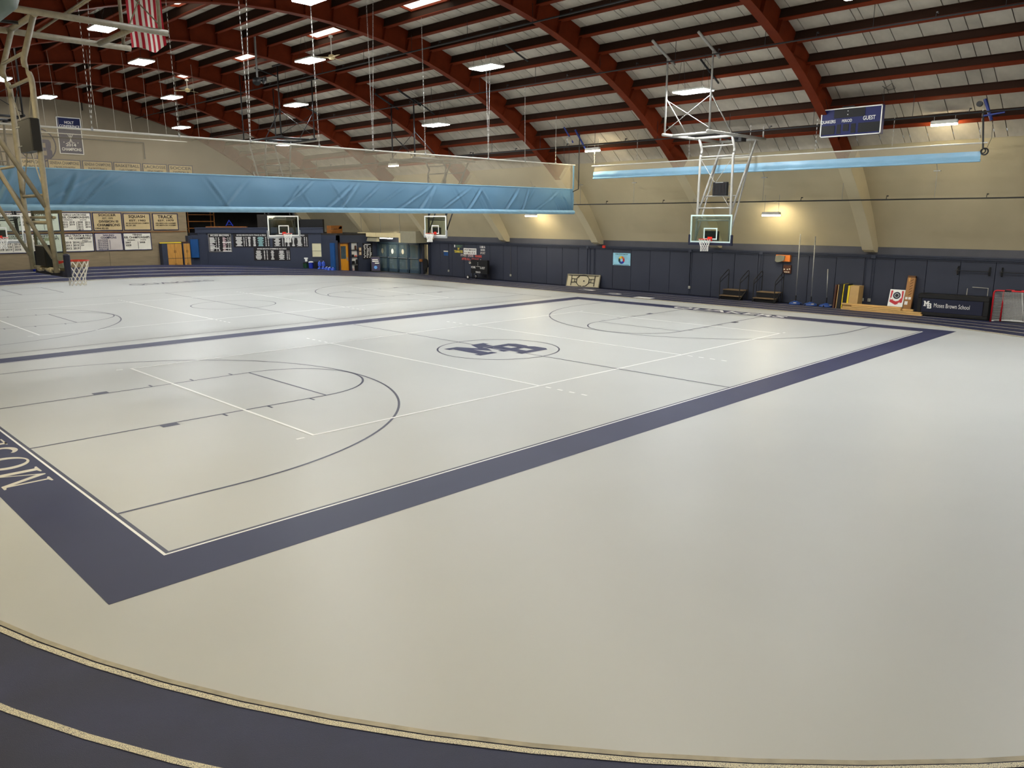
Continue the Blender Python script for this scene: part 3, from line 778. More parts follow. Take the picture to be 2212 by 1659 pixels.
# ================================================================== BASKETS
def smooth_path(P, k=4):
    """rounds the corners of a pipe run"""
    P = [Vector(q) for q in P]; out = [P[0]]
    for i in range(1, len(P)-1):
        a = P[i]+(P[i-1]-P[i]).normalized()*.12; b = P[i]+(P[i+1]-P[i]).normalized()*.12
        for j in range(k+1):
            t = j/k; out.append(a*(1-t)**2+P[i]*2*t*(1-t)+b*t*t)
    out.append(P[-1]); return out
def net_mesh(cx, cz, n=12, fat=.006):
    m = MB(); lev = [(.222, 0), (.205, -.10), (.175, -.19), (.152, -.27), (.140, -.34), (.150, -.41), (.145, -.46)]
    for i in range(n):
        for s in (0, 1):
            P = []
            for k, (r, z) in enumerate(lev):
                a = 2*PI*(i+(.5*(k % 2) if s == 0 else -.5*(k % 2)))/n
                P.append((cx+r*math.cos(a), r*math.sin(a), cz+z))
            m.tube(P, fat, 3, cap=False)
    return m
def basket(loc, rz, label, pipe, frame, pad, zt=6.95, hang=2.45, rear=True, topbar=True, rodmat=None, fat=.006, box='black_box'):
    t = thing('basketball_hoop', label, 'basketball hoop', loc, rz, group='basketball hoops hung from the roof')
    def P(name, m, mat, smooth=False, parent=None): return m.build(name, mat, parent or t, world=False, smooth=smooth)
    P('glass_board', MB().box(-.03, -.015, -.885, .885, 2.93, 3.97), 'board_glass')
    m = MB(); m.box(-.04, 0, -.92, .92, 2.90, 2.96); m.box(-.04, 0, -.92, .92, 3.93, 3.99); m.box(-.04, 0, -.92, -.865, 2.96, 3.93); m.box(-.04, 0, .865, .92, 2.96, 3.93)
    P('board_frame', m, frame)
    m = MB(); m.box(-.014, -.006, -.305, .305, 3.02, 3.07); m.box(-.014, -.006, -.305, .305, 3.43, 3.48); m.box(-.014, -.006, -.305, -.255, 3.07, 3.43); m.box(-.014, -.006, .255, .305, 3.07, 3.43)
    P('target_square', m, frame if frame != 'frame_olive' else 'white_paint')
    for s in (-1, 1):
        P('corner_pad', MB().rbox(-.07, .035, s*.905, s*.985, 2.80, 3.22, .022), pad)
    P('bottom_pad', MB().rbox(-.07, .035, -.905, .905, 2.80, 2.905, .02), pad)
    m = MB(); m.torus((.39, 0, 3.05), .229, .011, 28, 6)
    rim = P('rim', m, 'rim_red', True)
    m = MB(); m.box(-.005, .02, -.10, .10, 2.96, 3.13); m.prism([(0, 2.98), (.20, 3.035), (.20, 3.055), (0, 3.06)], (0, .09, 0), (1, 0, 0), (0, 0, 1), .18)
    P('rim_bracket', m, 'rim_red', parent=rim)
    P('net', net_mesh(.39, 3.04, fat=fat), 'net_white')
    m = MB(); m.rbox(-.20, -.04, -.30, .30, 2.98, 3.36, .02); P('goal_mount', m, box)
    m = MB(); m.tube([(-.13, -.8, 2.93), (-.13, .8, 2.93)], .03, 8); m.tube([(-.09, -.8, 3.86), (-.09, .8, 3.86)], .026, 8)
    for s in (-1, 1): m.tube([(-.14, s*.42, 2.90), (-.14, s*.14, 2.92)], .045, 8)
    P('carrier_frame', m, pipe, True)
    for s in (-1, 1):
        P('mast', MB().tube(smooth_path([(-.15, s*.76, 2.88), (-.18, s*.74, 4.05), (-.17, s*.72, 6.25), (-.28, s*.72, 6.45), (-.02, s*.72, zt)]), .048, 10), pipe, True)
    for (x, z, r) in ((-.17, 6.22, .032), (-.24, 6.62, .03), (-.18, 4.25, .03), (-.17, 3.77, .032)):
        P('cross_bar', MB().tube([(x, -.74, z), (x, .74, z)], r, 8), pipe, True)
    for s in (-1, 1):
        P('back_brace', MB().tube([(-.2, s*.74, 4.05), (-1.83, s*.74, zt-.05)], .042, 8), pipe, True)
        P('back_brace', MB().tube([(-.18, s*.74, 3.14), (-.62, s*.74, 4.1), (-1.55, s*.74, 6.35)], .034, 8), pipe, True)
    P('brace_bar', MB().tube([(-.62, -.74, 4.72), (-.62, .74, 4.72)], .024, 6), pipe, True)
    P('brace_bar', MB().tube([(-1.5, -.74, 6.3), (-1.5, .74, 6.3)], .024, 6), pipe, True)
    rm = rodmat or pipe
    for s in (-1, 1):
        P('sway_rod', MB().tube([(-.17, s*.7, 6.15), (-.17, -s*.66, 4.3)], .011, 5), rm)
    for s in (-1, 1):
        P('top_rail', MB().tube([(-2.15, s*.95, zt), (2.15, s*.95, zt)], .057, 10), pipe, True)
    for x in (-.02, 1.55, -1.9):
        P('cross_rail', MB().tube([(x, -.95, zt), (x, .95, zt)], .05, 10), pipe, True)
    x2 = 2.02
    for s in (-1, 1):
        def soffit(xl):
            q = XF[t.name] @ Vector((xl, s*.95, 0)); return CZ+math.sqrt(RP*RP-q.x*q.x)-.048
        P('drop_pipe', MB().tube([(x2, s*.95, zt), (x2, s*.95, soffit(x2))], .036, 8), pipe, True)
        P('roof_pipe', MB().tube([(x2-.45, s*.95, soffit(x2-.45)), (x2+1.0, s*.95, soffit(x2+1.0))], .05, 8), pipe, True)
        P('diagonal', MB().tube([(x2, s*.95, zt+1.3), (.45, s*.95, zt+.05)], .022, 6), pipe, True)
        P('sway_rod', MB().tube([(x2, s*.95, zt+1.25), (x2, -s*.95, zt+.12)], .014, 5), rm)
        P('rear_pipe', MB().tube([(-2.0, s*.95, zt), (-2.0, s*.95, max(zt+.1, soffit(-2.0)))], .03, 6), pipe, True)
    m = MB(); m.tube([(-.02, .1, zt), (-.9, .1, zt-.04), (-1.2, .3, zt+.02)], .03, 6); m.rbox(-1.6, -1.2, .1, .45, zt-.1, zt+.08, .02); P('folding_gear', m, 'black_metal')
    return t
h1 = basket((-11.7, 0, 0), 0, 'large near basketball hoop on cream pipe frame seen from behind at the left', 'pipe_cream', 'frame_olive', 'pad_navy', 7.26, 2.0, fat=.007)
h2 = basket((11.7, 0, 0), PI, 'basketball hoop on pale grey pipe frame before the blue wall', 'pipe_grey', 'frame_mint', 'pad_navy', 6.93, 2.5, fat=.009)
h3 = basket((11.7, 17.12, 0), PI, 'far basketball hoop on black frame near the glass doors', 'pipe_black', 'white_paint', 'pad_grey', 6.9, 2.5, fat=.011)
h4 = basket((5.6, 22.6, 0), -PI/2, 'white-framed hoop facing the viewer before the record boards', 'pipe_black', 'white_paint', 'pad_grey', 7.9, 2.3, rear=False, fat=.011)
h5 = basket((-7.72, 22.6, 0), -PI/2, 'white-framed hoop cut off by the left edge of the view', 'pipe_black', 'white_paint', 'pad_grey', 7.9, 2.0, rear=False, fat=.011)
def shot_clock(loc, rz, label, wd, ht):
    t = thing('shot_clock', label, 'shot clock', loc, rz)
    MB().rbox(-.08, .08, -wd/2, wd/2, 0, ht, .015).build('case', 'black_box', t, world=False)
    m = MB()
    for k in (-1, 1):
        for (a0, a1, b0, b1) in ((-.09, .09, .78, .84), (-.09, .09, .46, .52), (-.09, .09, .14, .20), (-.09, -.06, .2, .8), (.06, .09, .2, .8)):
            m.box(.081, .085, k*wd*.22+a0, k*wd*.22+a1, ht*b0, ht*b1)
    m.build('digits', 'digit_dark', t, world=False)
    m = MB(); m.box(.08, .086, -wd*.3, wd*.25, ht*.93, ht*.99); m.build('maker_strip', 'galvanised', t, world=False)
    for s in (.2, .8):
        MB().tube([(-.08, wd*.3, ht*s), (-.08, wd*.62, ht*s)], .014, 6).build('bracket', 'galvanised', t, world=False)
shot_clock((-11.93, -.42, 5.0), 0, 'black shot clock box on the near cream basket frame', .78, .55)
shot_clock((11.92, -.22, 4.72), PI, 'black shot clock on the grey basket frame before the beige slope', .62, .52)

# ================================================================== CEILING FITTINGS
for k, (x, z, y0, y1) in enumerate(((5.2, 10.58, -23.5, 41.3), (9.0, 9.37, -23.5, 41.3), (13.0, 7.17, -23.5, 41.3), (16.12, 4.56, -23.5, 31.5))):
    t = thing('sprinkler_pipe', ['black sprinkler pipe nearest the ridge of the roof', 'black sprinkler pipe crossing the arches above the far hoop', 'black sprinkler pipe passing behind the hanging scoreboard',
        'black sprinkler pipe along the beige slope'][k], 'pipe', (x, 9, z), group='sprinkler pipes')
    MB().tube([(x, y0, z), (x, y1, z)], .026 if k else .03, 8).build('pipe', 'pipe_black', t)
    y = y0+1.3; i = 0
    while y < y1:
        if i % 2 == 0:
            m = MB(); m.tube([(x, y, z), (x+.02, y, z+.1), (x+.05, y-.02, z+.14)], .014, 5); m.box(x+.0, x+.09, y-.05, y+.0, z+.12, z+.16); m.build('sprinkler_head', 'pipe_black', t)
        else:
            if k < 3: zt = CZ+math.sqrt(RP*RP-x*x)
            else: zt = z+1.0
            m = MB(); m.tube([(x, y, z), (x, y, zt)], .009, 5)
            if k == 3: m.box(x-.02, x+.06, y-.12, y+.12, zt-.01, zt+.03); m.tube([(x+.03, y, zt), (x-.2, y, zt+.32)], .012, 4)
            m.build('hanger_rod', 'pipe_black' if k < 3 else 'galvanised', t)
        y += 1.72; i += 1
def fan(x, y, z, label):
    t = thing('ceiling_fan', label, 'ceiling fan', (x, y, z)); zt = CZ+math.sqrt(RP*RP-x*x)
    MB().tube([(0, 0, .05), (0, 0, zt-z)], .025, 8).build('down_rod', 'white_paint', t, world=False)
    MB().lathe([(0, -.1), (.1, -.08), (.15, 0), (.12, .09), (.03, .12)], n=14).build('motor', 'cream_box', t, world=False, smooth=True)
    MB().lathe([(0, -.0), (.08, -.02), (.09, -.1), (0, -.12)], (0, 0, zt-z+.0), 10).build('canopy', 'white_paint', t, world=False)
    for k in range(3):
        m = MB(); a = R_(20+120*k); mt = Matrix.Rotation(a, 4, 'Z') @ Matrix.Rotation(R_(10), 4, 'X')
        m.tf(mt, lambda q: q.box(.1, .72, -.07, .07, -.012, .0)); m.build('blade', 'cream_box', t, world=False)
fan(3.6, 14.0, 10.62, 'white ceiling fan below the roof light, above the mesh curtain')
fan(3.68, 29.0, 10.9, 'small white ceiling fan farther back beside an LED light')
t = thing('horn_speaker', 'dark double horn loudspeaker on a long grey pole from the roof', 'loudspeaker', (2.35, 18.3, 10.1))
zt = CZ+math.sqrt(RD*RD-2.3**2)
MB().tube([(2.35, 18.3, 10.15), (2.35, 18.3, zt)], .05, 8).build('pole', 'galvanised', t)
for s, dz in ((1, .05), (-1, -.05)):
    m = MB(); d = Vector((.55*s, -.7, -.25)).normalized(); c = Vector((2.35, 18.25, 10.08+dz))
    m.tube([c, c+d*.16, c+d*.3, c+d*.34], [.05, .08, .17, .19], 12); m.build('horn', 'black_metal', t, smooth=True)
# pipes spanning between purlins for hanging gear
for k, (x0, x1, y) in enumerate(((7.3, 8.6, -7.9), (10.1, 11.4, -.2), (7.2, 8.5, 7.0), (9.6, 10.9, 16.0), (4.4, 5.6, 22.4), (8.4, 9.6, 24.9))):
    m = MB(); m.tube([(x0, y, CZ+math.sqrt(RP*RP-x0*x0)-.04), (x1, y, CZ+math.sqrt(RP*RP-x1*x1)-.04)], .035, 8)
    o = m.build('roof_strut', 'pipe_black'); origin_to(o, ((x0+x1)/2, y, CZ+math.sqrt(RP*RP-x0*x0)))
    tag(o, 'short black strut clamped between purlins, %s counted from the viewer' % ORD[k], 'strut', 'roof struts')
# scoreboard
t = thing('scoreboard', 'large blue scoreboard with white frame hanging by the right-hand arch', 'scoreboard', (13.0, -4.7, 6.74))
xs, ya, yb, za, zb = 12.7, -3.70, -5.83, 6.71, 7.67
MB().box(xs, xs+.22, yb, ya, za, zb).build('case', 'board_blue', t)
m = MB(); m.box(xs-.02, xs, yb, ya, za, za+.035); m.box(xs-.02, xs, yb, ya, zb-.035, zb); m.box(xs-.02, xs, ya-.035, ya, za, zb); m.box(xs-.02, xs, yb, yb+.035, za, zb); m.build('frame', 'white_paint', t)
def sb(name, mat, y0, y1, z0, z1, d=.012): return MB().box(xs-d, xs, y0, y1, z0, z1).build(name, mat, t)
sb('clock_panel', 'black_box', -4.17, -5.25, 7.34, 7.66); sb('home_panel', 'black_box', -3.67, -4.22, 6.80, 7.10); sb('guest_panel', 'black_box', -5.05, -5.78, 6.80, 7.12)
sb('period_panel', 'black_box', -4.52, -4.72, 6.88, 7.12); sb('foul_panel', 'black_box', -4.30, -4.44, 6.80, 7.12); sb('foul_panel', 'black_box', -4.80, -4.96, 6.80, 7.12)
m = MB()
put_text(m, 'QUAKERS', (xs-.016, -3.70, 7.16), (0, -1, 0), (0, 0, 1), .54, .13); put_text(m, 'PERIOD', (xs-.016, -4.47, 7.18), (0, -1, 0), (0, 0, 1), .35, .10); put_text(m, 'GUEST', (xs-.016, -5.20, 7.20), (0, -1, 0), (0, 0, 1), .42, .14)
m.box(xs-.018, xs-.012, -4.64, -4.67, 7.42, 7.45); m.box(xs-.018, xs-.012, -4.64, -4.67, 7.54, 7.57); m.build('lettering', 'white_paint', t)
sb('maker_plate', 'black_box', -4.45, -4.88, 7.685, 7.72, .026)
for yy in (-3.75, -5.72):
    MB().tube([(13.1, yy, 7.72), (12.8, yy, CZ+math.sqrt(RP*RP-12.8**2))], .008, 5).build('hanger_wire', 'pipe_black', t)
m = MB(); m.tube([(12.3, -5.9, 8.2), (12.35, -6.1, 8.05), (12.4, -6.3, 8.1), (12.3, -6.2, 8.25), (12.35, -5.95, 8.12), (12.7, -5.85, 7.72)], .008, 4); m.build('cable', 'pipe_black', t)
# flag hung from the roof
t = thing('flag', 'red and white striped flag hanging upright from the roof at the upper left', 'flag', (-5.4, 10.3, 9.15))
fx0, fx1, fz0, fz1 = -6.1, -5.0, 9.1, 11.2; wst = (fx1-fx0)/13
def fy(x, z): return 10.3+.05*math.sin((x-fx0)*9)*min(1, (fz1-z)*.8)+.03*math.sin(z*4)
for k in range(13):
    nz = 14; n2 = 3; vs = []; fs = []
    top = fz1 if k >= 7 else fz1-.55
    for j in range(nz+1):
        for i in range(n2+1):
            x = fx0+wst*(k+i/n2)
            zb_ = fz0+.05*math.sin((x-fx0)*7)+(.22*max(0, (x-fx0-.75)/.4) if x > fx0+.75 else 0)
            z = zb_+(top-zb_)*j/nz; vs.append((x+.03*math.sin(z*2.2), fy(x, z), z))
    for j in range(nz):
        for i in range(n2): a = j*(n2+1)+i; fs.append((a, a+1, a+n2+2, a+n2+1))
    MB().add(vs, fs).build('stripe', 'flag_red' if k % 2 == 0 else 'flag_white', t, smooth=True)
MB().box(fx0, fx0+7*wst, 10.28, 10.31, fz1-.55, fz1).build('canton', 'flag_blue', t)
MB().tube([(fx0-.1, 10.3, fz1), (fx1+.1, 10.3, fz1)], .02, 6).build('rod', 'pipe_black', t)
m = MB()
for x in (fx0, fx1): m.tube([(x, 10.3, fz1), (x, 10.3, CZ+math.sqrt(RD*RD-x*x))], .006, 4)
m.build('hanger_wire', 'rope', t)
# rolled tarpaulin near the viewer, upper left
t = thing('tarpaulin_roll', 'grey-green rolled tarpaulin hanging close by at the top left corner', 'tarpaulin', (-14.5, -9.2, 5.6))
c = Vector((-14.45, -9.0, 5.72)); d = Vector((.62, -.62, .25)).normalized()
m = MB(); m.tube([c-d*2.0, c-d*1.0, c+d*.0, c+d*.22, c+d*.3], [.42, .42, .42, .36, .2], 20); m.build('roll', 'tarp_green', t, smooth=True)
for k, q in enumerate((-1.2, -.3)):
    e = c+d*q; MB().tube([e, (e.x, e.y, CZ+math.sqrt(RD*RD-e.x*e.x))], .012, 5).build('strap', 'pipe_black', t)
# ropes of the batting cage behind the curtain
t = thing('cage_frame', 'thin ropes and pipe of a raised batting cage behind the mesh curtain', 'batting cage', (-2, 27, 8))
MB().tube([(-9, 25.5, 8.0), (3.2, 25.5, 8.0)], .022, 6).build('pipe', 'pipe_white', t); MB().tube([(-9, 28.5, 8.05), (3.2, 28.5, 8.05)], .022, 6).build('pipe', 'pipe_white', t)
for k, x in enumerate((-7.4, -5.6, -4.1, -2.4, -.8, .9, 2.6)):
    zt = CZ+math.sqrt(RP*RP-x*x)
    m = MB(); m.tube([(x, 25.5, 8.0), (x-.15, 25.5, zt)], .008, 4); m.tube([(x+.25, 28.5, 8.05), (x+.2, 28.5, zt)], .008, 4); m.build('rope', 'rope', t)
# black pipe runs on the back wall
o = MB().tube([(-18, 41.3, 9.0), (5.6, 41.3, 9.0), (5.6, 41.3, 7.9)], .04, 6).build('drain_pipe', 'pipe_black'); origin_to(o, (0, 41.35, 9)); tag(o, 'black pipe crossing the upper back wall', 'pipe')
o = MB().tube([(1.9, 41.35, 10.8), (1.9, 41.35, 12.0), (6.0, 41.35, 11.2)], .035, 6).build('drain_pipe', 'pipe_black'); origin_to(o, (1.9, 41.35, 11)); tag(o, 'short black pipe bend high under the roof on the back wall', 'pipe')

# ================================================================== BACK WALL BANNERS
UX, UZ = (1, 0, 0), (0, 0, 1)
random.seed(11)
def banner(x0, x1, z0, z1, cloth, lines, label, ink='ink_black', border='ink_navy', y=41.42, sag=.0, vbar=None):
    t = thing('banner', label, 'banner', ((x0+x1)/2, y, z0), group='championship banners')
    ph = random.random()*6
    def f(x, z): return (x, y+.012*math.sin((x-x0)*6+ph)*(z1-z)/(z1-z0)+.01*math.sin((x+z)*3+ph), z)
    cloth_grid(x0+.045, x1-.045, z0+.045, z1-.045, 18, 8, lambda x, z: f(x, z)).build('cloth', cloth, t, smooth=True)
    m = MB()
    for (a, b, c, d) in ((x0, x1, z0, z0+.05), (x0, x1, z1-.05, z1), (x0, x0+.05, z0, z1), (x1-.05, x1, z0, z1)): m.box(a, b, y-.012, y+.012, c, d)
    m.build('border', border, t)
    m = MB()
    for (s, a, w_, b, h_) in lines:                               # text, left, width, bottom, height as fractions
        put_text(m, s, (x0+(x1-x0)*a, y-.028, z0+(z1-z0)*b), UX, UZ, (x1-x0)*w_, (z1-z0)*h_, .02)
    if vbar: MB().box(x0+(x1-x0)*vbar[0], x0+(x1-x0)*(vbar[0]+.012), y-.028, y-.026, z0+(z1-z0)*vbar[1], z0+(z1-z0)*vbar[2]).build('column_rule', ink, t)
    m.build('lettering', ink, t)
    return t
def years(cols, top, dz=.15, w_=.15, h_=.10):
    L = []
    for a, ys in cols:
        for k, q in enumerate(ys): L.append((q, a, w_, top-dz*k, h_))
    return L
banner(1.81, 3.69, 3.02, 4.24, 'banner_tan', [('SOCCER', .2, .6, .80, .13), ('EST. 1975', .33, .36, .64, .09), ('DIVISION III', .2, .66, .45, .13), ('CHAMPIONS', .13, .78, .25, .14), ('1994-95-00', .06, .44, .08, .1)], 'tan SOCCER DIVISION III CHAMPIONS banner in the upper row')
banner(3.77, 5.6, 3.03, 4.2, 'banner_tan', [('SQUASH', .2, .6, .70, .2), ('EST. 1982', .22, .6, .52, .11), ('2001 NEW ENGLAND CLASS C CHAMPIONS', .08, .86, .38, .08), ('RIIL DIV. 2002', .08, .36, .25, .08)], 'tan SQUASH EST. 1982 banner in the upper row')
banner(5.76, 7.56, 3.02, 4.2, 'banner_tan', [('TRACK', .2, .6, .70, .2), ('EST. 1979', .2, .62, .52, .11), ('1994 NEPSTA DIV. II CHAMPS', .1, .8, .37, .08), ('1997 NEPSTA DIV. II CHAMPS', .1, .8, .25, .08)], 'tan TRACK EST. 1979 banner at the right end')
banner(-.16, 1.72, 3.02, 4.24, 'banner_white', [('GIRLS LACROSSE', .1, .75, .82, .1), ('RIIL CHAMPIONSHIPS', .06, .88, .68, .11), ('DIVISION', .1, .28, .57, .06), ('STATE', .62, .22, .57, .06)]+years([(.05, ['2012', '2016', '2017']), (.27, ['2018', '2019']), (.54, ['2008', '2012', '2015', '2019']), (.78, ['2016', '2017', '2018'])], .43, .13, .17, .1), 'white GIRLS LACROSSE banner beside the SOCCER banner', vbar=(.5, .08, .5))
banner(-2.1, -.22, 3.02, 4.24, 'banner_white', [('SOFTBALL', .2, .6, .82, .1), ('CHAMPIONSHIPS', .1, .8, .68, .11), ('DIVISION', .1, .28, .57, .06), ('STATE', .62, .22, .57, .06)]+years([(.08, ['2009', '2017', '2021']), (.6, ['2009', '2011'])], .43, .13, .17, .1), 'white SOFTBALL banner seen through the near glass backboard', vbar=(.5, .08, .5))
banner(-4.05, -2.17, 3.02, 4.24, 'banner_white', [('BOYS LACROSSE', .1, .75, .82, .1), ('CHAMPIONSHIPS', .06, .88, .68, .11), ('STATE', .6, .22, .57, .06)]+years([(.08, ['2007', '2010', '2011']), (.55, ['2007', '2012', '2014']), (.78, ['2015', '2016'])], .43, .13, .17, .1), 'white championships banner in the upper row cut by the left edge', vbar=(.5, .08, .5))
banner(1.80, 3.6, 1.66, 2.88, 'banner_grey', [('SAILING', .3, .4, .82, .1), ('CHAMPIONS', .22, .56, .68, .11)]+years([(.1, ['2010 STATE', '2011 STATE', '2012 STATE', '2014 STATE', '2016 STATE', '2018'])], .56, .1, .36, .075), 'grey SAILING CHAMPIONS banner in the lower row', ink='ink_navy', vbar=(.52, .08, .6))
banner(3.64, 5.55, 1.65, 2.87, 'banner_white', [('TENNIS', .33, .34, .83, .1), ('RIIL CHAMPIONSHIPS', .04, .9, .68, .12), ('DIVISION', .14, .26, .55, .07), ('STATE', .6, .2, .55, .07)]+years([(.06, ['2007', '2008']), (.56, ['2008'])], .40, .15, .2, .1), 'white TENNIS RIIL CHAMPIONSHIPS banner in the lower row', vbar=(.5, .08, .5))
banner(-.14, 1.74, 1.65, 2.87, 'banner_white', [('GIRLS TRACK & FIELD', .04, .92, .82, .11), ('NE CHAMPIONS', .2, .7, .68, .11), ('INDIV.', .62, .2, .58, .05), ('CHAMPIONS', .58, .34, .50, .06)]+years([(.06, ['2010', '2011', '2012']), (.3, ['2014', '2015', '2019'])], .46, .16, .19, .11)+years([(.56, ['2013', '2014'])], .42, .1, .1, .07), 'white GIRLS TRACK & FIELD banner in the lower row', vbar=(.52, .12, .56))
banner(-2.08, -.20, 1.65, 2.87, 'banner_white', [('BASKETBALL', .12, .76, .82, .1), ('CHAMPIONSHIPS', .1, .8, .68, .11)]+years([(.1, ['2015', '2018', '2020'])], .45, .14, .19, .1), 'white BASKETBALL banner behind the near glass backboard, lower row', vbar=(.5, .08, .5))
banner(-4.03, -2.14, 1.65, 2.87, 'banner_white', [('CROSS COUNTRY', .1, .78, .82, .1), ('CHAMPIONSHIPS', .06, .88, .68, .11), ('STATE', .6, .22, .57, .06)]+years([(.05, ['2016', '2018', '2019']), (.28, ['2017', '2018', '2019']), (.55, ['2016', '2017', '2018']), (.78, ['2019'])], .43, .14, .19, .1), 'white championships banner in the lower row cut by the left edge', vbar=(.5, .08, .5))
for (x0, x1, a, b, lab) in ((-2.35, -.62, 'CHAMPIONS', 'LACROSSE', 'leftmost cream banner of the row seen through the mesh'), (-.5, 1.46, 'SENEIAA CHAMPIONS', 'CROSS COUNTRY', 'cream SENEIAA CROSS COUNTRY banner seen through the mesh'), (1.56, 3.42, 'SENEIAA CHAMPIONS', 'BASKETBALL', 'cream SENEIAA BASKETBALL banner seen through the mesh'),
        (3.52, 5.3, 'BASKETBALL', 'CLASS C CHAMPIONS', 'cream BASKETBALL CLASS C banner seen through the mesh'), (5.42, 7.1, 'LACROSSE', 'NEPSAC CHAMPIONS', 'cream LACROSSE banner seen through the mesh'), (7.2, 8.95, 'SOCCER', 'DIVISION III', 'rightmost cream SOCCER banner seen through the mesh')):
    banner(x0, x1, 6.45, 7.62, 'banner_tan', [(a, .06, .88, .72, .17), (b, .18, .64, .5, .13), ('1994', .1, .2, .2, .12)], lab)
t = banner(.28, 1.74, 7.98, 10.3, 'ink_navy', [('HOLT', .32, .38, .82, .075), ('CONFERENCE', .1, .82, .72, .07), ('2014', .28, .42, .21, .085), ('CHAMPIONS', .1, .8, .09, .085)], 'navy HOLT CONFERENCE 2014 CHAMPIONS banner high on the back wall', ink='print_white', border='print_white')
m = MB()
for s in (-1, 1):
    for q in (.0, .14): m.tube([(1.01+s*(.05+q), 41.395, 9.3), (1.01-s*(.02+q*.5), 41.395, 8.75), (1.01-s*(.12+q*.5), 41.395, 8.68), (1.01-s*(.17+q*.5), 41.395, 8.73)], .014, 4)
for q in (-.42, .42): m.lathe([(0, -.01), (.03, -.01), (.03, .01), (0, .01)], (1.01+q, 41.395, 8.72), 10, 'y')
m.build('sticks_emblem', 'print_white', t)
# MB emblem painted on the wall
t = thing('wall_emblem', 'round navy MB emblem on the back wall behind the shot clock', 'emblem', (-.95, 41.48, 7.4))
m = MB(); m.torus((-.95, 41.48, 8.46), 1.05, .035, 48, 4, 'y'); m.build('ring', 'ink_navy', t)
m = MB(); monogram(m, m, (-.95, 41.48, 8.46), UX, UZ, .74, .01); m.build('letters', 'ink_navy', t)

# ================================================================== CORNER BLOCK WITH RECORD BOARDS
D0 = Vector((8.2, 41.1, 0)); DU = Vector((1, -1, 0)).normalized(); DN = Vector((-1, -1, 0)).normalized()   # face runs diagonally across the corner
def DP(t, z, off=0.): return D0+DU*t+DN*off+Vector((0, 0, z))
def dbox(m, t0, t1, z0, z1, o0, o1):
    P = [DP(t0, z0, o0), DP(t1, z0, o0), DP(t1, z0, o1), DP(t0, z0, o1), DP(t0, z1, o0), DP(t1, z1, o0), DP(t1, z1, o1), DP(t0, z1, o1)]
    return m.add(P, [(0, 1, 2, 3), (7, 6, 5, 4), (4, 5, 1, 0), (5, 6, 2, 1), (6, 7, 3, 2), (7, 4, 0, 3)])
TL = 9.62
blk = thing('wall_corner', 'blue-grey corner block with record boards and storage on top', 'wall', tuple(DP(4.8, 0)), kind='structure')
m = MB(); m.prism([(8.2, 41.1), (15.0, 34.3), (15.0, 32.12), (18.6, 32.12), (18.6, 46), (8.2, 46)], (0, 0, 2.66), (1, 0, 0), (0, 1, 0), .12)
m.build('loft_floor', 'storage_dark', blk)
m = MB(); dbox(m, 0, TL, -.1, 2.8, -.2, 0); m.box(8.0, 8.35, 41.0, 41.5, -.1, 2.6); m.build('block_face', 'block_blue', blk)
m = MB(); dbox(m, .42, TL+.2, 2.80, 3.16, -.2, .07); dbox(m, .40, TL+.22, 3.12, 3.2, -.2, .12); m.build('cornice', 'block_blue', blk)
m = MB(); dbox(m, .58, 1.2, .0, 2.78, 0, .03); dbox(m, .58, .68, 0, 2.78, .03, .05); m.build('pilaster', 'block_blue', blk)
m = MB(); m.box(15.0, 15.2, 32.12, 34.4, -.1, 2.66); m.box(15.0, 18.6, 32.12, 32.32, 2.14, 2.66); m.box(15.9, 18.6, 32.12, 32.32, -.1, 2.14); m.box(15.0, 15.1, 32.12, 32.32, -.1, 2.14)
m.build('door_wall', 'block_blue', blk)
m = MB(); m.box(14.9, 15.0, 32.1, 32.9, .0, 2.3); m.build('corner_boxing', 'block_blue', blk)
def rows_print(m, t0, t1, z0, z1, n, cen=False, off=.022, seed=0):
    rnd = random.Random(seed); dz = (z1-z0)/n
    for k in range(n):
        wd = (t1-t0)*rnd.uniform(.45, 1.0); c = (t0+t1)/2
        a, b = (c-wd/2, c+wd/2) if cen else (t0, t0+wd)
        zz = z1-dz*(k+.8)
        m.add([DP(a, zz, off), DP(b, zz, off), DP(b, zz+dz*.62, off), DP(a, zz+dz*.62, off)], [(0, 1, 2, 3)])
def dtext(m, s, t0, w_, z0, h_, off=.022): put_text(m, s, DP(t0, z0, off), DU, (0, 0, 1), w_, h_, .02)
def record_board(t0, t1, z0, z1, title, label, cols, frame=None, tcol='print_white', title_h=.1, seed=1, accent=None):
    t = thing('record_board', label, 'record board', tuple(DP((t0+t1)/2, z0)), group='record boards')
    m = MB(); dbox(m, t0, t1, z0, z1, 0, .02); m.build('board', 'ink_black', t)
    if frame:
        m = MB(); dbox(m, t0, t1, z0, z0+.04, .02, .035); dbox(m, t0, t1, z1-.04, z1, .02, .035); dbox(m, t0, t0+.04, z0, z1, .02, .035); dbox(m, t1-.04, t1, z0, z1, .02, .035); m.build('frame', frame, t)
    m = MB(); tw = (t1-t0)*.8; dtext(m, title, t0+(t1-t0)*.1, tw, z1-title_h-.05, title_h); m.build('title', tcol, t)
    m = MB(); ma = MB()
    for k, (a, b, n, cen) in enumerate(cols):
        rows_print(ma if accent and k in accent[1] else m, t0+(t1-t0)*a, t0+(t1-t0)*b, z0+.06, z1-title_h-.12, n, cen, seed=seed+k)
    o = m.build('entries', 'print_white', t)
    if ma.v: ma.build('entries', accent[0], t)
    return t
t = record_board(1.34, 3.03, 1.43, 2.75, 'MOSES BROWN', 'square framed MOSES BROWN record board at the left of the block', [(.05, .3, 14, False), (.32, .36, 14, False), (.42, .5, 14, False), (.62, .8, 14, False), (.84, .88, 14, False), (.92, .96, 14, False)], 'galvanised', title_h=.13, seed=5, accent=('print_pink', [3]))
m = MB()
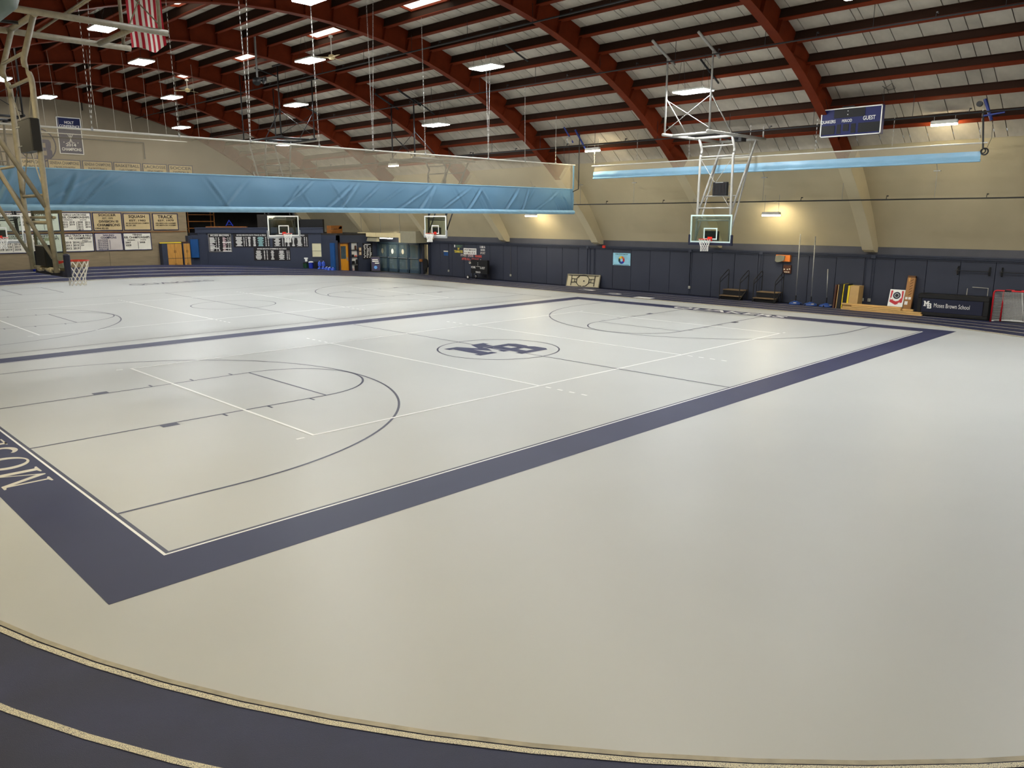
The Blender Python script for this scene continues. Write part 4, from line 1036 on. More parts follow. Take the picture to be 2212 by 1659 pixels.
for (a, b, z) in ((.05, .45, 1.67), (.6, .97, 1.67), (.6, .97, 2.1), (.6, .97, 1.47)): m.add([DP(1.34+1.69*a, z, .026), DP(1.34+1.69*b, z, .026), DP(1.34+1.69*b, z+.06, .026), DP(1.34+1.69*a, z+.06, .026)], [(0, 1, 2, 3)])
m.build('stripes', 'print_white', t)['kind'] = 'stuff'
record_board(3.17, 5.84, 1.78, 2.75, 'MOSES BROWN BOYS TRACK & FIELD', 'black BOYS TRACK & FIELD record board, left of the white-framed hoop', [(.06, .25, 12, True), (.28, .31, 12, True), (.34, .37, 12, True), (.40, .48, 12, True), (.54, .62, 12, True), (.66, .84, 12, True), (.88, .91, 12, True), (.95, .98, 12, True)], seed=20, accent=('print_teal', [5]))
record_board(6.05, 8.68, 1.78, 2.73, 'MOSES BROWN GIRLS TRACK & FIELD', 'black GIRLS TRACK & FIELD record board behind the white-framed hoop', [(.04, .22, 12, True), (.27, .30, 12, True), (.33, .36, 12, True), (.40, .48, 12, True), (.54, .62, 12, True), (.66, .84, 12, True), (.88, .91, 12, True), (.94, .97, 12, True)], seed=40)
record_board(4.62, 7.3, .81, 1.76, 'MOSES BROWN SWIMMING RECORDS', 'lower black SWIMMING RECORDS board below the track boards', [(.04, .22, 11, True), (.27, .31, 11, True), (.35, .38, 11, True), (.46, .56, 11, True), (.68, .84, 11, True), (.9, .93, 11, True), (.95, .98, 6, True)], seed=60)
# window with blind
t = thing('window_1', 'small window with a pale cream blind at the right of the block', 'window', tuple(DP(9.25, 1.05)), kind='structure')
m = MB(); dbox(m, 8.93, 9.6, 1.07, 2.08, -.02, .015); m.build('blind', 'blind_cream', t)
m = MB(); dbox(m, 8.88, 9.65, 2.06, 2.12, 0, .05); dbox(m, 8.88, 9.65, 1.03, 1.08, 0, .05); dbox(m, 8.88, 8.93, 1.03, 2.12, 0, .05); dbox(m, 9.6, 9.65, 1.03, 2.12, 0, .05); dbox(m, 8.93, 9.6, 1.5, 1.52, .015, .03); m.build('frame', 'block_blue', t)
# blue crash pad at the left corner of the block
m = MB(); dbox(m, .06, .62, 1.02, 2.36, .052, .18); o = m.build('crash_pad', 'pad_blue'); origin_to(o, DP(.3, 1.02)); tag(o, 'bright blue crash pad on the left corner of the corner block', 'wall pad')
m = MB(); m.box(14.81, 14.895, 32.3, 32.86, .02, 2.12); o = m.build('crash_pad', 'pad_blue'); origin_to(o, (14.86, 32.5, .05)); tag(o, 'bright blue crash pad beside the yellow wooden door', 'wall pad')
# white dispenser
t = thing('hand_dispenser', 'small white dispenser on the wall above the bins', 'dispenser', tuple(DP(8.45, .74)))
m = MB(); dbox(m, 8.32, 8.58, .92, 1.02, 0, .1); m.build('hood', 'white_paint', t); m = MB(); dbox(m, 8.38, 8.54, .74, .92, 0, .09); m.build('body', 'white_paint', t)
# bins
def bin_(t0, off, body, lid, label, h=.78, w_=.34):
    c = DP(t0, 0, off); t = thing('waste_bin', label, 'waste bin', tuple(c), group='bins by the corner block')
    MB().lathe([(w_*.40, 0), (w_*.5, h*.95), (w_*.5, h)], n=4 if False else 14).build('body', body, t, world=False)
    MB().lathe([(w_*.54, h), (w_*.54, h+.05), (w_*.2, h+.09)], n=14).build('rim', lid, t, world=False)
bin_(8.45, .30, 'green_plastic', 'black_box', 'green bin with black rim, leftmost of three', .62)
bin_(8.86, .30, 'blue_plastic', 'print_white', 'blue recycling bin with pale rim in the middle', .68)
bin_(9.28, .28, 'black_box', 'black_box', 'black bin, right of the blue recycling bin', .68)
k = 0
JUG = [(9.62, .10, 0), (9.62, .40, 0), (9.9, .10, 0), (9.9, .40, 0), (10.18, .40, 0), (10.46, .68, 0), (10.74, .98, 0), (9.62, .25, .41), (9.9, .25, .41), (10.18, .70, 0), (10.46, .98, 0)]
JL = ['left back', 'left front', 'second from left, back', 'second from left, front', 'middle', 'right of the middle', 'rightmost', 'upper left', 'upper right', 'middle front', 'right front']
for k, (tt, off, z) in enumerate(JUG):
    c = DP(tt, z+.012, off+.02+(.55 if tt > 9.6 else 0)); t = thing('water_jug', 'blue water jug in the pile beside the bins, %s' % JL[k], 'water jug', tuple(c), group='water jugs beside the bins')
    MB().lathe([(.12, 0), (.13, .03), (.13, .26), (.10, .32), (.035, .36), (.035, .375)], n=12).build('bottle', 'water_blue', t, world=False, smooth=True)
    MB().lathe([(.04, .375), (.04, .40), (.01, .405)], n=8).build('cap', 'print_white', t, world=False)
# cabinets on the back wall
def cabinet(x0, x1, label, doors):
    t = thing('wooden_cabinet', label, 'cabinet', ((x0+x1)/2, 41.1, 0), group='oak cabinets')
    MB().box(x0, x1, 40.85, 41.4, 0, 2.1).build('body', 'block_blue', t)
    n = doors; a = x0+(.36 if x0 < 7 else .05)
    for k in range(n):
        xa = a+(x1-a)*k/n; xb = a+(x1-a)*(k+1)/n
        for (z0, z1) in ((.1, 1.0), (1.03, 2.06)):
            d = MB().box(xa+.01, xb-.01, 40.82, 40.85, z0, z1).build('door', 'wood_oak', t)
            hx = xb-.05 if k == 0 else xa+.05
            MB().tube([(hx, 40.815, z0+.38), (hx, 40.795, z0+.42), (hx, 40.795, z0+.52), (hx, 40.815, z0+.56)], .012, 5).build('handle', 'black_metal', d)
    return t
cabinet(6.02, 7.42, 'oak storage cabinet with a yellow bar on top', 2)
cabinet(7.5, 8.02, 'narrower oak storage cabinet beside the blue crash pad', 2)
o = MB().box(5.9, 7.42, 40.84, 40.92, 2.1, 2.17).build('yellow_bar', 'yellow'); origin_to(o, (6.6, 40.9, 2.1)); tag(o, 'long yellow bar lying on the left oak cabinet', 'bar')
m = MB(); m.rbox(7.52, 8.0, 40.95, 41.35, 2.1, 2.18, .02); o = m.build('folded_mat', 'brown_dark'); origin_to(o, (7.9, 41.1, 2.1)); tag(o, 'dark red folded cloth on the narrower oak cabinet', 'cloth')
# things kept on the loft
t = thing('wooden_bench', 'brown wooden bench standing on the loft at the right of the block', 'bench', (15.6, 33.4, 2.78))
m = MB(); m.prism([(0, 0), (.95, 0), (.95, .5), (.75, .5), (.6, .28), (0, .28)], (15.2, 33.8, 2.79), (1, 0, 0), (0, 0, 1), .6); m.build('end_panel', 'wood_brown', t)
m = MB(); m.box(15.22, 16.1, 33.2, 33.8, 3.1, 3.34); m.build('back_board', 'wood_brown', t)
def loft_box(tt, off, w_, d_, h_, mat, name, label, cat):
    m = MB(); dbox(m, tt-w_/2, tt+w_/2, 2.785, 2.785+h_, off, off+d_); o = m.build(name, mat); origin_to(o, DP(tt, 2.78, off)); tag(o, label, cat)
loft_box(8.6, -1.9, 1.7, .5, 1.0, 'black_box', 'equipment_case', 'long black equipment case on the loft behind the hoop', 'case')
loft_box(5.2, -1.9, 1.2, .6, 1.35, 'storage_dark', 'equipment_case', 'dark equipment case on the loft left of the hoop', 'case')
m = MB(); dbox(m, 1.2, 4.2, 3.202, 3.27, -.3, .0); o = m.build('plank', 'wood_brown'); origin_to(o, DP(2.7, 3.2)); tag(o, 'brown plank lying along the top of the corner block', 'plank')
t = thing('trestle', 'small blue trestle standing on the corner block', 'trestle', tuple(DP(2.9, 3.275, -.15)))
for s in (-1, 1):
    m = MB(); m.tube([DP(2.9, 3.72, -.15), DP(2.9+s*.26, 3.31, -.15)], .035, 5); m.build('leg', 'blue_plastic', t)
m = MB(); m.tube([DP(2.75, 3.4, -.15), DP(3.05, 3.4, -.15)], .02, 5); m.build('cross_bar', 'blue_plastic', t)
t = thing('storage_rack', 'dark storage rack with shelves in the alcove above the corner block', 'rack', (9.6, 42.4, 2.8))
for x in (8.6, 10.6):
    for y in (42.2, 42.8): MB().box(x, x+.06, y, y+.06, 2.8, 4.7).build('post', 'wood_brown', t)
for z in (3.1, 3.6, 4.1, 4.6): MB().box(8.6, 10.66, 42.2, 42.86, z, z+.05).build('shelf', 'wood_brown', t)
# yellow wooden door
t = thing('door_1', 'yellow-brown wooden door with a window in the blue wall', 'door', (15.5, 32.1, 0), kind='structure')
m = MB(); m.box(15.1, 15.86, 32.14, 32.2, 0.02, .98); m.box(15.1, 15.25, 32.14, 32.2, .98, 2.06); m.box(15.7, 15.86, 32.14, 32.2, .98, 2.06); m.box(15.25, 15.7, 32.14, 32.2, 1.9, 2.06); m.build('leaf', 'wood_door', t)
m = MB(); m.box(15.04, 15.1, 32.08, 32.3, 0, 2.12); m.box(15.86, 15.92, 32.08, 32.3, 0, 2.12); m.box(15.04, 15.92, 32.08, 32.3, 2.06, 2.14); m.build('frame', 'brown_dark', t)
MB().box(15.25, 15.7, 32.165, 32.175, .98, 1.9).build('pane', 'door_glass', t); MB().box(15.0, 15.95, 32.9, 32.95, 0, 2.1).build('room_wall', 'corridor', t)
m = MB(); m.tube([(15.79, 32.14, .98), (15.79, 32.08, .98), (15.7, 32.08, .98)], .015, 6); m.box(15.76, 15.82, 32.125, 32.14, .85, 1.1); m.build('handle', 'steel_bright', t)
# display case with four shelves
t = thing('display_case', 'open display case with four white compartments beside the yellow door', 'display case', (16.3, 32.05, .1))
m = MB(); m.box(16.02, 16.6, 32.09, 32.11, .12, 2.1); m.build('back_panel', 'white_paint', t)
m = MB(); m.box(15.98, 16.02, 31.92, 32.11, .08, 2.14); m.box(16.6, 16.64, 31.92, 32.11, .08, 2.14); m.build('side', 'block_blue', t)
for z in (.08, .58, 1.08, 1.58, 2.1): MB().box(15.98, 16.64, 31.92, 32.11, z, z+.04).build('shelf', 'black_metal', t)
for k, (x, z, w_, h_, mt, lab) in enumerate(((16.42, 1.62, .12, .3, 'brown_dark', 'dark framed photo on the top shelf of the display case'), (16.15, 1.12, .22, .16, 'black_box', 'black shoes on the second shelf of the display case'), (16.42, 1.12, .16, .1, 'print_red', 'red item on the second shelf of the display case'),
        (16.2, .62, .2, .2, 'black_box', 'black cap on the third shelf of the display case'), (16.48, .62, .12, .3, 'black_metal', 'black figure on the third shelf of the display case'), (16.16, .12, .16, .16, 'print_pink', 'pink item on the bottom shelf of the display case'), (16.42, .12, .24, .38, 'black_box', 'black bag on the bottom shelf of the display case'))):
    o = MB().rbox(x-w_/2, x+w_/2, 31.96, 32.07, z, z+h_, .02).build('shelf_item', mt); origin_to(o, (x, 32, z)); tag(o, lab, 'display item')
for k, z in enumerate((1.22, 1.52)):
    t = thing('picture_frame', ['lower small gold picture frame beside the display case', 'upper small gold picture frame beside the display case'][k], 'picture frame', (16.86, 32.1, z))
    MB().box(16.76, 16.97, 32.08, 32.115, z, z+.24).build('frame', 'wood_oak', t); MB().box(16.79, 16.94, 32.072, 32.08, z+.03, z+.21).build('print', 'banner_cream', t)
t = thing('notice_board', 'black notice board with white print left of the glass doors', 'notice board', (17.5, 32.1, .9))
MB().box(17.12, 17.95, 32.08, 32.115, .92, 2.08).build('board', 'ink_black', t)
m = MB(); rnd = random.Random(4)
for k in range(26):
    x = 17.16+.74*(k % 3)/3+rnd.random()*.05; z = 1.0+(k//3)*.105; w_ = rnd.uniform(.08, .2); m.box(x, x+w_, 32.075, 32.08, z, z+.055)
m.box(17.25, 17.8, 32.075, 32.08, 1.94, 2.0); o = m.build('print', 'print_white', t); o['kind'] = 'stuff'
t = thing('sandwich_board', 'purple A-frame sign with white words before the notice board', 'sign', (17.75, 31.5, 0))
for s in (-1, 1):
    mt = Matrix.Translation((17.75, 31.5, 0)) @ Matrix.Rotation(R_(-25), 4, 'Z') @ Matrix.Translation((0, s*.26, 0)) @ Matrix.Rotation(R_(s*12), 4, 'X')
    m = MB(); m.tf(mt, lambda q: (q.box(-.34, .34, -.02, .02, .03, 1.12))); f_ = m.build('frame', 'black_metal', t)
    m = MB(); m.tf(mt, lambda q: (q.box(-.3, .3, s*.02, s*.028, .09, 1.06))); m.build('panel', 'sign_purple', f_)
    if s < 0:
        m = MB()
        for (a, w_, z) in ((-.24, .42, .86), (-.24, .46, .74), (-.05, .3, .6)): m.tf(mt, lambda q: q.box(a, a+w_, -.034, -.03, z, z+.06))
        m.build('lettering', 'print_white', f_)
        m = MB(); m.tf(mt, lambda q: q.lathe([(0, -.036), (.12, -.036), (.12, -.03), (0, -.03)], (-.02, 0, .32), 18, 'y')); m.build('round_emblem', 'sign_blue', f_)
# glass entrance doors
t = thing('door_2', 'row of four blue-framed glass entrance doors', 'door', (18.45, 29.5, 0), kind='structure')
ys = [32.05, 30.82, 29.58, 28.34, 27.1]
for k in range(4):
    y1, y0 = ys[k]-.03, ys[k+1]+.03
    m = MB(); m.box(18.4, 18.46, y1-.1, y1, .02, 2.08); m.box(18.4, 18.46, y0, y0+.1, .02, 2.08); m.box(18.4, 18.46, y0, y1, 1.98, 2.08); m.box(18.4, 18.46, y0, y1, .02, .24); m.box(18.4, 18.46, y0, y1, 1.0, 1.12)
    lf = m.build('door_leaf', 'door_teal', t)
    MB().box(18.425, 18.435, y0+.1, y1-.1, 1.12, 1.98).build('pane', 'door_glass', lf); MB().box(18.425, 18.435, y0+.1, y1-.1, .24, 1.0).build('pane', 'door_glass', lf)
    MB().tube([(18.36, y0+.06, 1.06), (18.36, y1-.06, 1.06)], .022, 6).build('push_bar', 'steel_bright', lf)
    if k < 3:
        m = MB(); yc = (y0+y1)/2+.05; n_ = 16; m.add([(18.418, yc+.14*math.cos(2*PI*i/n_), 1.5+.19*math.sin(2*PI*i/n_)) for i in range(n_)], [tuple(range(n_-1, -1, -1))]); m.build('round_decal', ['grey_box', 'print_white', 'banner_cream'][k], lf)
for y in ys: MB().box(18.38, 18.5, y-.035, y+.035, 0, 2.12).build('mullion', 'door_teal', t)
MB().box(18.38, 18.5, 27.1, 32.05, 2.08, 2.16).build('head', 'door_teal', t)
# vestibule behind the doors
m = MB(); m.box(22.8, 23.0, 25.6, 32.4, 0, 2.7); m.box(18.9, 23, 32.3, 32.5, 0, 2.7); m.box(18.9, 23, 25.4, 25.6, 0, 2.7); m.box(18.6, 23, 25.4, 32.5, 2.7, 2.8); m.box(18.9, 20.8, 26.85, 26.95, 0, 2.7)
struct(m.build('wall_vestibule', 'corridor'), 'pale corridor walls seen through the glass doors', 'wall')
def tube_light(x, y, z, label, ax='y', half=.6, rod=.1):
    t = thing('tube_light', label, 'tube light', (x, y, z))
    f = (lambda a, b, c, d: MB().box(x-a, x+a, y-half*b, y+half*b, c, d))
    f(.08, 1, z+.03, z+.09).build('housing', 'white_paint', t); f(.06, .95, z, z+.03).build('tube', 'tube_lens', t)
    return t
tube_light(20.6, 29.5, 2.61, 'tube light on the ceiling of the entrance corridor', rod=0); tube_light(19.8, 26.2, 2.61, 'tube light in the narrow bright doorway', half=.3)
tube_light(17.55, 29.75, 2.435, 'bright tube light under the cream beam above the glass doors', half=.72)
t = thing('beam_casing', 'cream casing and grey box above the glass entrance doors', 'casing', (17.6, 30, 2.2))
MB().box(17.45, 17.75, 30.9, 33.2, 2.53, 2.83).build('casing', 'cream_box', t); MB().box(17.45, 17.75, 27.95, 30.86, 2.53, 2.83).build('casing', 'cream_box', t)
MB().box(17.45, 17.75, 27.95, 28.15, 2.19, 2.53).build('casing_end', 'cream_box', t); MB().box(17.45, 18.4, 26.2, 27.93, 2.19, 2.98).build('box', 'grey_box', t)
m = MB(); m.prism([(0, 0), (.28, 0), (.28, .3), (.1, .3)], (17.48, 33.1, 2.2), (1, 0, 0), (0, 0, 1), 2.2); m.build('drop_panel', 'grey_box', t)
m = MB()
for y in (28.2, 30.5, 32.9): m.tube([(17.6, y, 2.83), (17.6, y, CZ+math.sqrt(RD*RD-17.6**2)+.2)], .012, 5)
m.build('hanger_rod', 'galvanised', t)
# narrow doorway with hanging coat
t = thing('door_3', 'narrow open doorway showing a bright corridor', 'door', (18.5, 26.45, 0), kind='structure')
m = MB(); m.box(18.42, 18.62, 26.08, 26.13, 0, 2.12); m.box(18.42, 18.62, 26.76, 26.81, 0, 2.12); m.box(18.42, 18.62, 26.08, 26.81, 2.08, 2.14); m.build('frame', 'trim_blue', t)
t = thing('hanging_coat', 'black coat hanging on a hook in the narrow doorway', 'coat', (18.38, 26.25, .35))
m = MB(); m.prism([(-.22, .95), (-.1, 1.05), (.1, 1.05), (.22, .95), (.25, .5), (.16, .42), (.1, .1), (.02, .38), (-.06, .02), (-.14, .35), (-.24, .4)], (18.36, 26.3, .05), (0, -1, 0), (0, 0, 1), .07); m.build('cloth', 'cloth_black', t, smooth=False)
m = MB(); m.tube([(18.38, 26.3, 1.1), (18.38, 26.3, 1.22), (18.45, 26.3, 1.24)], .01, 5); m.build('hook', 'black_metal', t)
o = MB().box(18.3, 18.4, 26.72, 26.98, .88, 1.06).build('wooden_shelf', 'wood_brown'); origin_to(o, (18.35, 26.8, .9)); tag(o, 'small brown wooden shelf beside the narrow doorway', 'shelf')

# ================================================================== ALONG THE RIGHT WALL
WY, WZ = (0, -1, 0), (0, 0, 1)                                    # lettering axes on the right wall, seen from the court
xw = XW-.032                                                      # face of the wall panels
def on_wall(name, mat, y0, y1, z0, z1, d, label, cat):
    o = MB().box(xw-d, xw, y1, y0, z0, z1).build(name, mat); origin_to(o, (xw, (y0+y1)/2, z0)); tag(o, label, cat); return o
t = thing('wall_plaque', 'small blue plaque with a pale top edge on the blue wall', 'plaque', (xw, 24.4, 1.37))
MB().box(xw-.02, xw, 24.13, 24.58, 1.37, 1.62).build('plate', 'pad_blue', t); MB().box(xw-.03, xw, 24.13, 24.58, 1.63, 1.70).build('top_strip', 'banner_cream', t)
def cutout(name, words, y0, z0, w_, h_, mat, label):
    m = MB(); put_text(m, words, (xw-.006, y0, z0), WY, WZ, w_, h_, .03); o = m.build(name, mat); origin_to(o, (xw, y0, z0)); tag(o, label, 'lettering', 'cut-out letters on the blue wall')
cutout('wall_lettering', 'I', 23.5, 1.96, .10, .16, 'print_white', 'white letter I at the start of the cut-out words')
cutout('wall_lettering', 'RESPECT', 23.3, 1.96, .62, .15, 'print_green', 'green cut-out word RESPECT on the blue wall')
cutout('wall_lettering', 'MY', 23.15, 1.79, .2, .15, 'print_yellow', 'yellow cut-out word MY on the blue wall')
cutout('wall_lettering', 'TEAMMATES', 23.5, 1.60, .85, .17, 'print_yellow', 'yellow cut-out word TEAMMATES on the blue wall')
cutout('wall_lettering', 'I AM A', 20.95, 1.97, .5, .15, 'print_white', 'white cut-out words I AM A on the blue wall')
cutout('wall_lettering', 'GOOD', 20.9, 1.79, .42, .13, 'print_white', 'white cut-out word GOOD on the blue wall')
cutout('wall_lettering', 'SPORT', 20.93, 1.58, .48, .15, 'banner_grey', 'grey cut-out word SPORT on the blue wall')
cutout('wall_lettering', 'FITNESS', 22.85, 1.38, .58, .15, 'banner_grey', 'grey cut-out word FITNESS on the blue wall')
cutout('wall_lettering', 'CHOOSE', 22.15, 1.37, .55, .15, 'print_pink', 'pink cut-out word CHOOSE on the blue wall')
cutout('wall_lettering', 'WINNERS', 21.45, 1.36, .66, .15, 'print_red', 'red cut-out word WINNERS on the blue wall')
cutout('wall_lettering', 'AFTER ALL...', 22.75, 1.15, .9, .15, 'print_red', 'red cut-out words AFTER ALL on the blue wall')
cutout('wall_lettering', "IT'S JUST", 21.75, 1.14, .68, .15, 'print_red', "red cut-out words IT'S JUST on the blue wall")
cutout('wall_lettering', 'A', 20.95, 1.13, .1, .14, 'print_white', 'white letter A above the portable scoreboard')
cutout('wall_lettering', 'GAME', 22.05, .92, .42, .15, 'banner_cream', 'cream cut-out word GAME partly behind the portable scoreboard')
t = thing('sportsmanship_sheet', 'white paper sheet reading SPORTSMANSHIP among the cut-out letters', 'poster', (xw, 22.0, 1.52))
MB().box(xw-.008, xw, 21.3, 22.55, 1.53, 1.93).build('sheet', 'print_white', t)
m = MB(); put_text(m, 'SPORTSMANSHIP', (xw-.011, 22.48, 1.76), WY, WZ, 1.12, .12); m.build('lettering', 'ink_black', t)
m = MB(); put_text(m, 'R A M A R A', (xw-.011, 22.45, 1.58), WY, WZ, 1.05, .12); m.build('lettering', 'brown_dark', t)
# portable scoreboard on wheels
t = thing('portable_scoreboard', 'black portable HOME GUEST scoreboard on a wheeled stand by the blue wall', 'scoreboard', (17.95, 20.4, .02))
MB().rbox(17.95, 18.15, 19.62, 21.18, .38, 1.24, .02).build('case', 'black_box', t)
m = MB(); put_text(m, 'HOME', (17.944, 21.14, .70), WY, WZ, .42, .14); put_text(m, 'GUEST', (17.944, 20.3, .68), WY, WZ, .47, .14); put_text(m, 'PERIOD', (17.944, 20.7, .41), WY, WZ, .44, .11)
m.box(17.94, 17.945, 20.47, 20.52, 1.03, 1.07); m.box(17.94, 17.945, 20.47, 20.52, .91, .95); m.box(17.94, 17.945, 20.3, 20.64, .815, .835); m.build('lettering', 'print_white', t)
for y in (21.1, 19.7): MB().box(18.02, 18.07, y-.025, y+.025, .03, .40).build('leg', 'black_metal', t)
m = MB(); m.tube([(17.5, 20.95, .15), (18.25, 20.95, .15)], .018, 6); m.tube([(18.05, 21.1, .15), (18.05, 19.7, .1)], .018, 6); m.build('axle', 'black_metal', t)
for x in (17.5, 18.2):
    m = MB(); m.lathe([(0, -.03), (.13, -.03), (.145, -.01), (.145, .01), (.13, .03), (0, .03)], (x, 20.95, .158), 18, 'x'); wl = m.build('wheel', 'black_box', t)
    m = MB(); m.lathe([(.04, -.036), (.075, -.036), (.075, -.031), (.04, -.031)], (x, 20.95, .158), 14, 'x'); m.build('hub', 'print_white', wl)
# folding table leaning on the wall, underside out
t = thing('folding_table', 'folding table leaning on its side against the wall, tan underside showing black legs', 'table', (18.3, 12.1, .02))
mt = Matrix.Translation((18.30, 12.08, .015)) @ Matrix.Rotation(R_(14), 4, 'Y') @ Matrix.Rotation(R_(-1), 4, 'X')
def lt(name, mat, fn, par=None): m = MB(); m.tf(mt, fn); return m.build(name, mat, par or t)
lt('table_top', 'table_tan', lambda q: q.rbox(0, .05, -1.2, 1.2, 0, .72, .02))
lt('rim', 'grey_box', lambda q: (q.box(-.03, 0, -1.2, 1.2, .0, .03), q.box(-.03, 0, -1.2, 1.2, .69, .72), q.box(-.03, 0, -1.2, -1.17, .03, .69), q.box(-.03, 0, 1.17, 1.2, .03, .69)))
for s in (-1, 1):
    lt('leg_frame', 'black_metal', lambda q: (q.tube([(-.03, s*.85, .06), (-.03, s*.85, .66)], .02, 6), q.tube([(-.03, s*.85, .24), (-.03, s*.45, .28)], .016, 5), q.tube([(-.03, s*.85, .46), (-.03, s*.45, .44)], .016, 5), q.tube([(-.03, s*.6, .26), (-.03, s*.6, .45)], .016, 5)))
    lt('leg_loop', 'black_metal', lambda q: q.tube([(-.03, s*.45, .22), (-.03, s*.45, .48), (-.03, s*.25, .66), (-.03, 0, .68)], .02, 6))
    lt('leg_loop', 'black_metal', lambda q: q.tube([(-.03, s*.45, .22), (-.03, s*.25, .06), (-.03, s*.05, .04)], .02, 6))
lt('side_rail', 'black_metal', lambda q: (q.tube([(-.025, -1.1, .645), (-.025, 1.1, .645)], .014, 5)))
lt('label', 'black_box', lambda q: q.box(-.004, 0, -.12, -.02, .30, .38))
on_wall('fire_alarm', 'rim_red', 10.82, 10.62, 2.24, 2.38, .09, 'small red fire alarm above the wall poster', 'alarm')
t = thing('wall_poster', 'pale blue poster with a colour wheel on the blue wall', 'poster', (xw, 9.5, 1.33))
MB().box(xw-.01, xw, 8.93, 10.11, 1.33, 2.0).build('sheet', 'poster_sky', t)
m = MB(); put_text(m, 'WHEEL OF SPORTSMANSHIP', (xw-.013, 9.95, 1.9), WY, WZ, .85, .06); m.box(xw-.012, xw-.01, 9.0, 10.05, 1.35, 1.37); m.build('lettering', 'ink_black', t)
for k, c_ in enumerate(('goal_red', 'orange_board', 'print_yellow', 'green_plastic', 'blue_base', 'blue_plastic')):
    m = MB(); P = []
    for j in range(7): a = R_(60*k+60*j/6-30); P.append((.21*math.cos(a), .21*math.sin(a)))
    for j in range(6, -1, -1): a = R_(60*k+60*j/6-30); P.append((.09*math.cos(a), .09*math.sin(a)))
    m.prism(P, (xw-.013, 9.52, 1.62), WY, WZ, -.002 if False else .002); m.build('wheel_sector', c_, t)
for k, (y, z, lab) in enumerate(((18.12, .3, 'outlet box under the pale conduit left of the leaning table'), (5.15, .34, 'outlet box below the far basket'), (-3.53, .34, 'left outlet box of the pair beyond the foam panels'), (-3.82, .34, 'right outlet box of the pair beyond the foam panels'), (24.1, .3, 'outlet box beside the narrow doorway'))):
    t = thing('outlet_box', lab, 'outlet', (xw, y, z))
    MB().rbox(xw-.06, xw, y-.06, y+.06, z, z+.13, .012).build('box', 'outlet', t); MB().box(xw-.065, xw-.06, y-.025, y+.025, z+.03, z+.1).build('socket', 'galvanised', t)
for k, (y, z) in enumerate(((5.18, 2.2), (1.3, 2.2), (-3.85, 2.2), (11.9, 2.2))):
    on_wall('junction_box', 'trim_blue', y+.09, y-.09, z-.02, z+.12, .08, 'blue-painted junction box on the wall rail, %s from the right' % ['second', 'third', 'first', 'fourth'][[1, 2, 0, 3].index(k)] if False else ['blue junction box on the rail behind the far basket', 'blue junction box on the rail above the step stands', 'blue junction box on the rail above the paired outlets', 'blue junction box on the rail above the leaning table'][k], 'junction box')
# covered wall unit and flip scorecard
t = thing('covered_clock', 'orange wall board with a grey cover hanging over it', 'wall unit', (xw, .2, 1.88))
MB().box(xw-.14, xw, -.17, .52, 1.9, 2.2).build('board', 'orange_board', t)
m = MB(); m.prism([(.0, .06), (.10, .0), (.26, .02), (.44, .1), (.47, .3), (.2, .33), (.02, .3)], (xw-.16, .53, 1.86), WY, WZ, .03); m.build('cover', 'grey_cover', t)
t = thing('flip_scorecard', 'small dark scorecard with pale numbers below the orange wall board', 'scorecard', (xw, 0, 1.36))
MB().rbox(xw-.07, xw, -.22, .16, 1.36, 1.74, .01).build('case', 'brown_dark', t)
m = MB()
for (y, z) in ((.1, 1.52), (-.05, 1.52), (-.15, 1.54), (.06, 1.40), (-.03, 1.40), (-.12, 1.40)): m.box(xw-.075, xw-.07, y-.03, y+.03, z, z+.05)
m.build('digits', 'banner_cream', t)['kind'] = 'stuff'
# step stands with handrails
def step_stand(y0, label):
    t = thing('step_stand', label, 'step stand', (18.0, y0-.53, .02), group='black step stands with handrails')
    y1 = y0-1.06; xa, xb = 17.62, 18.42
    for y in (y0, y1):
        MB().tube([(xa, y, .02), (xa, y, .98), (xa+.02, y, 1.03), (xb-.12, y, 1.40), (xb-.03, y, 1.41), (xb, y, 1.35), (xb, y, .02)], .022, 7).build('handrail', 'black_metal', t)
        MB().tube([(xa, y, .85), (xb, y, 1.22)], .018, 6).build('mid_rail', 'black_metal', t)
        MB().tube([(xa, y, .05), (xb-.1, y, .5)], .025, 6).build('stringer', 'black_metal', t)
    MB().box(xa-.02, xa+.24, y1, y0, .20, .235).build('tread', 'tread_wood', t); MB().box(xa+.3, xb, y1, y0, .46, .495).build('tread', 'tread_wood', t)
    MB().box(xa+.12, xa+.14, y1, y0, .03, .2).build('riser', 'black_box', t); MB().box(xa+.34, xa+.36, y1, y0, .03, .46).build('riser', 'black_box', t)
    return t
step_stand(2.88, 'black step stand with handrails, left one of the two')
step_stand(1.12, 'black step stand with handrails, right one of the two beside the poles')
# volleyball standards
def standard(y, h, label, rot):
    t = thing('volleyball_standard', label, 'volleyball post', (18.1, y, .02), rot, group='volleyball posts on blue bases')
    MB().lathe([(.30, 0), (.31, .03), (.24, .09), (.10, .13), (.06, .16)], n=20).build('base', 'blue_base', t, world=False, smooth=True)
    for a in (0, 120, 240): MB().lathe([(.03, -.02), (.04, 0), (.03, .02)], (.30*math.cos(R_(a)), .30*math.sin(R_(a)), .04), 8, 'x').build('wheel', 'black_box', t, world=False)
    MB().box(-.26, -.18, -.09, .03, .075, .10).build('handle_plate', 'banner_cream', t, world=False)
    MB().tube([(0, 0, .14), (0, 0, .4)], .03, 8).build('socket', 'black_metal', t, world=False)
    MB().tube([(0, 0, .3), (.05, .02, h)], .024, 8).build('pole', 'galvanised', t, world=False, smooth=True)
standard(-.74, 3.15, 'tall grey volleyball post on a blue base, left one', .2)
standard(-1.46, 3.05, 'tall grey volleyball post on a blue base, middle one', .6)
standard(-2.16, 1.65, 'short grey volleyball post on a blue base, right one', 1.1)
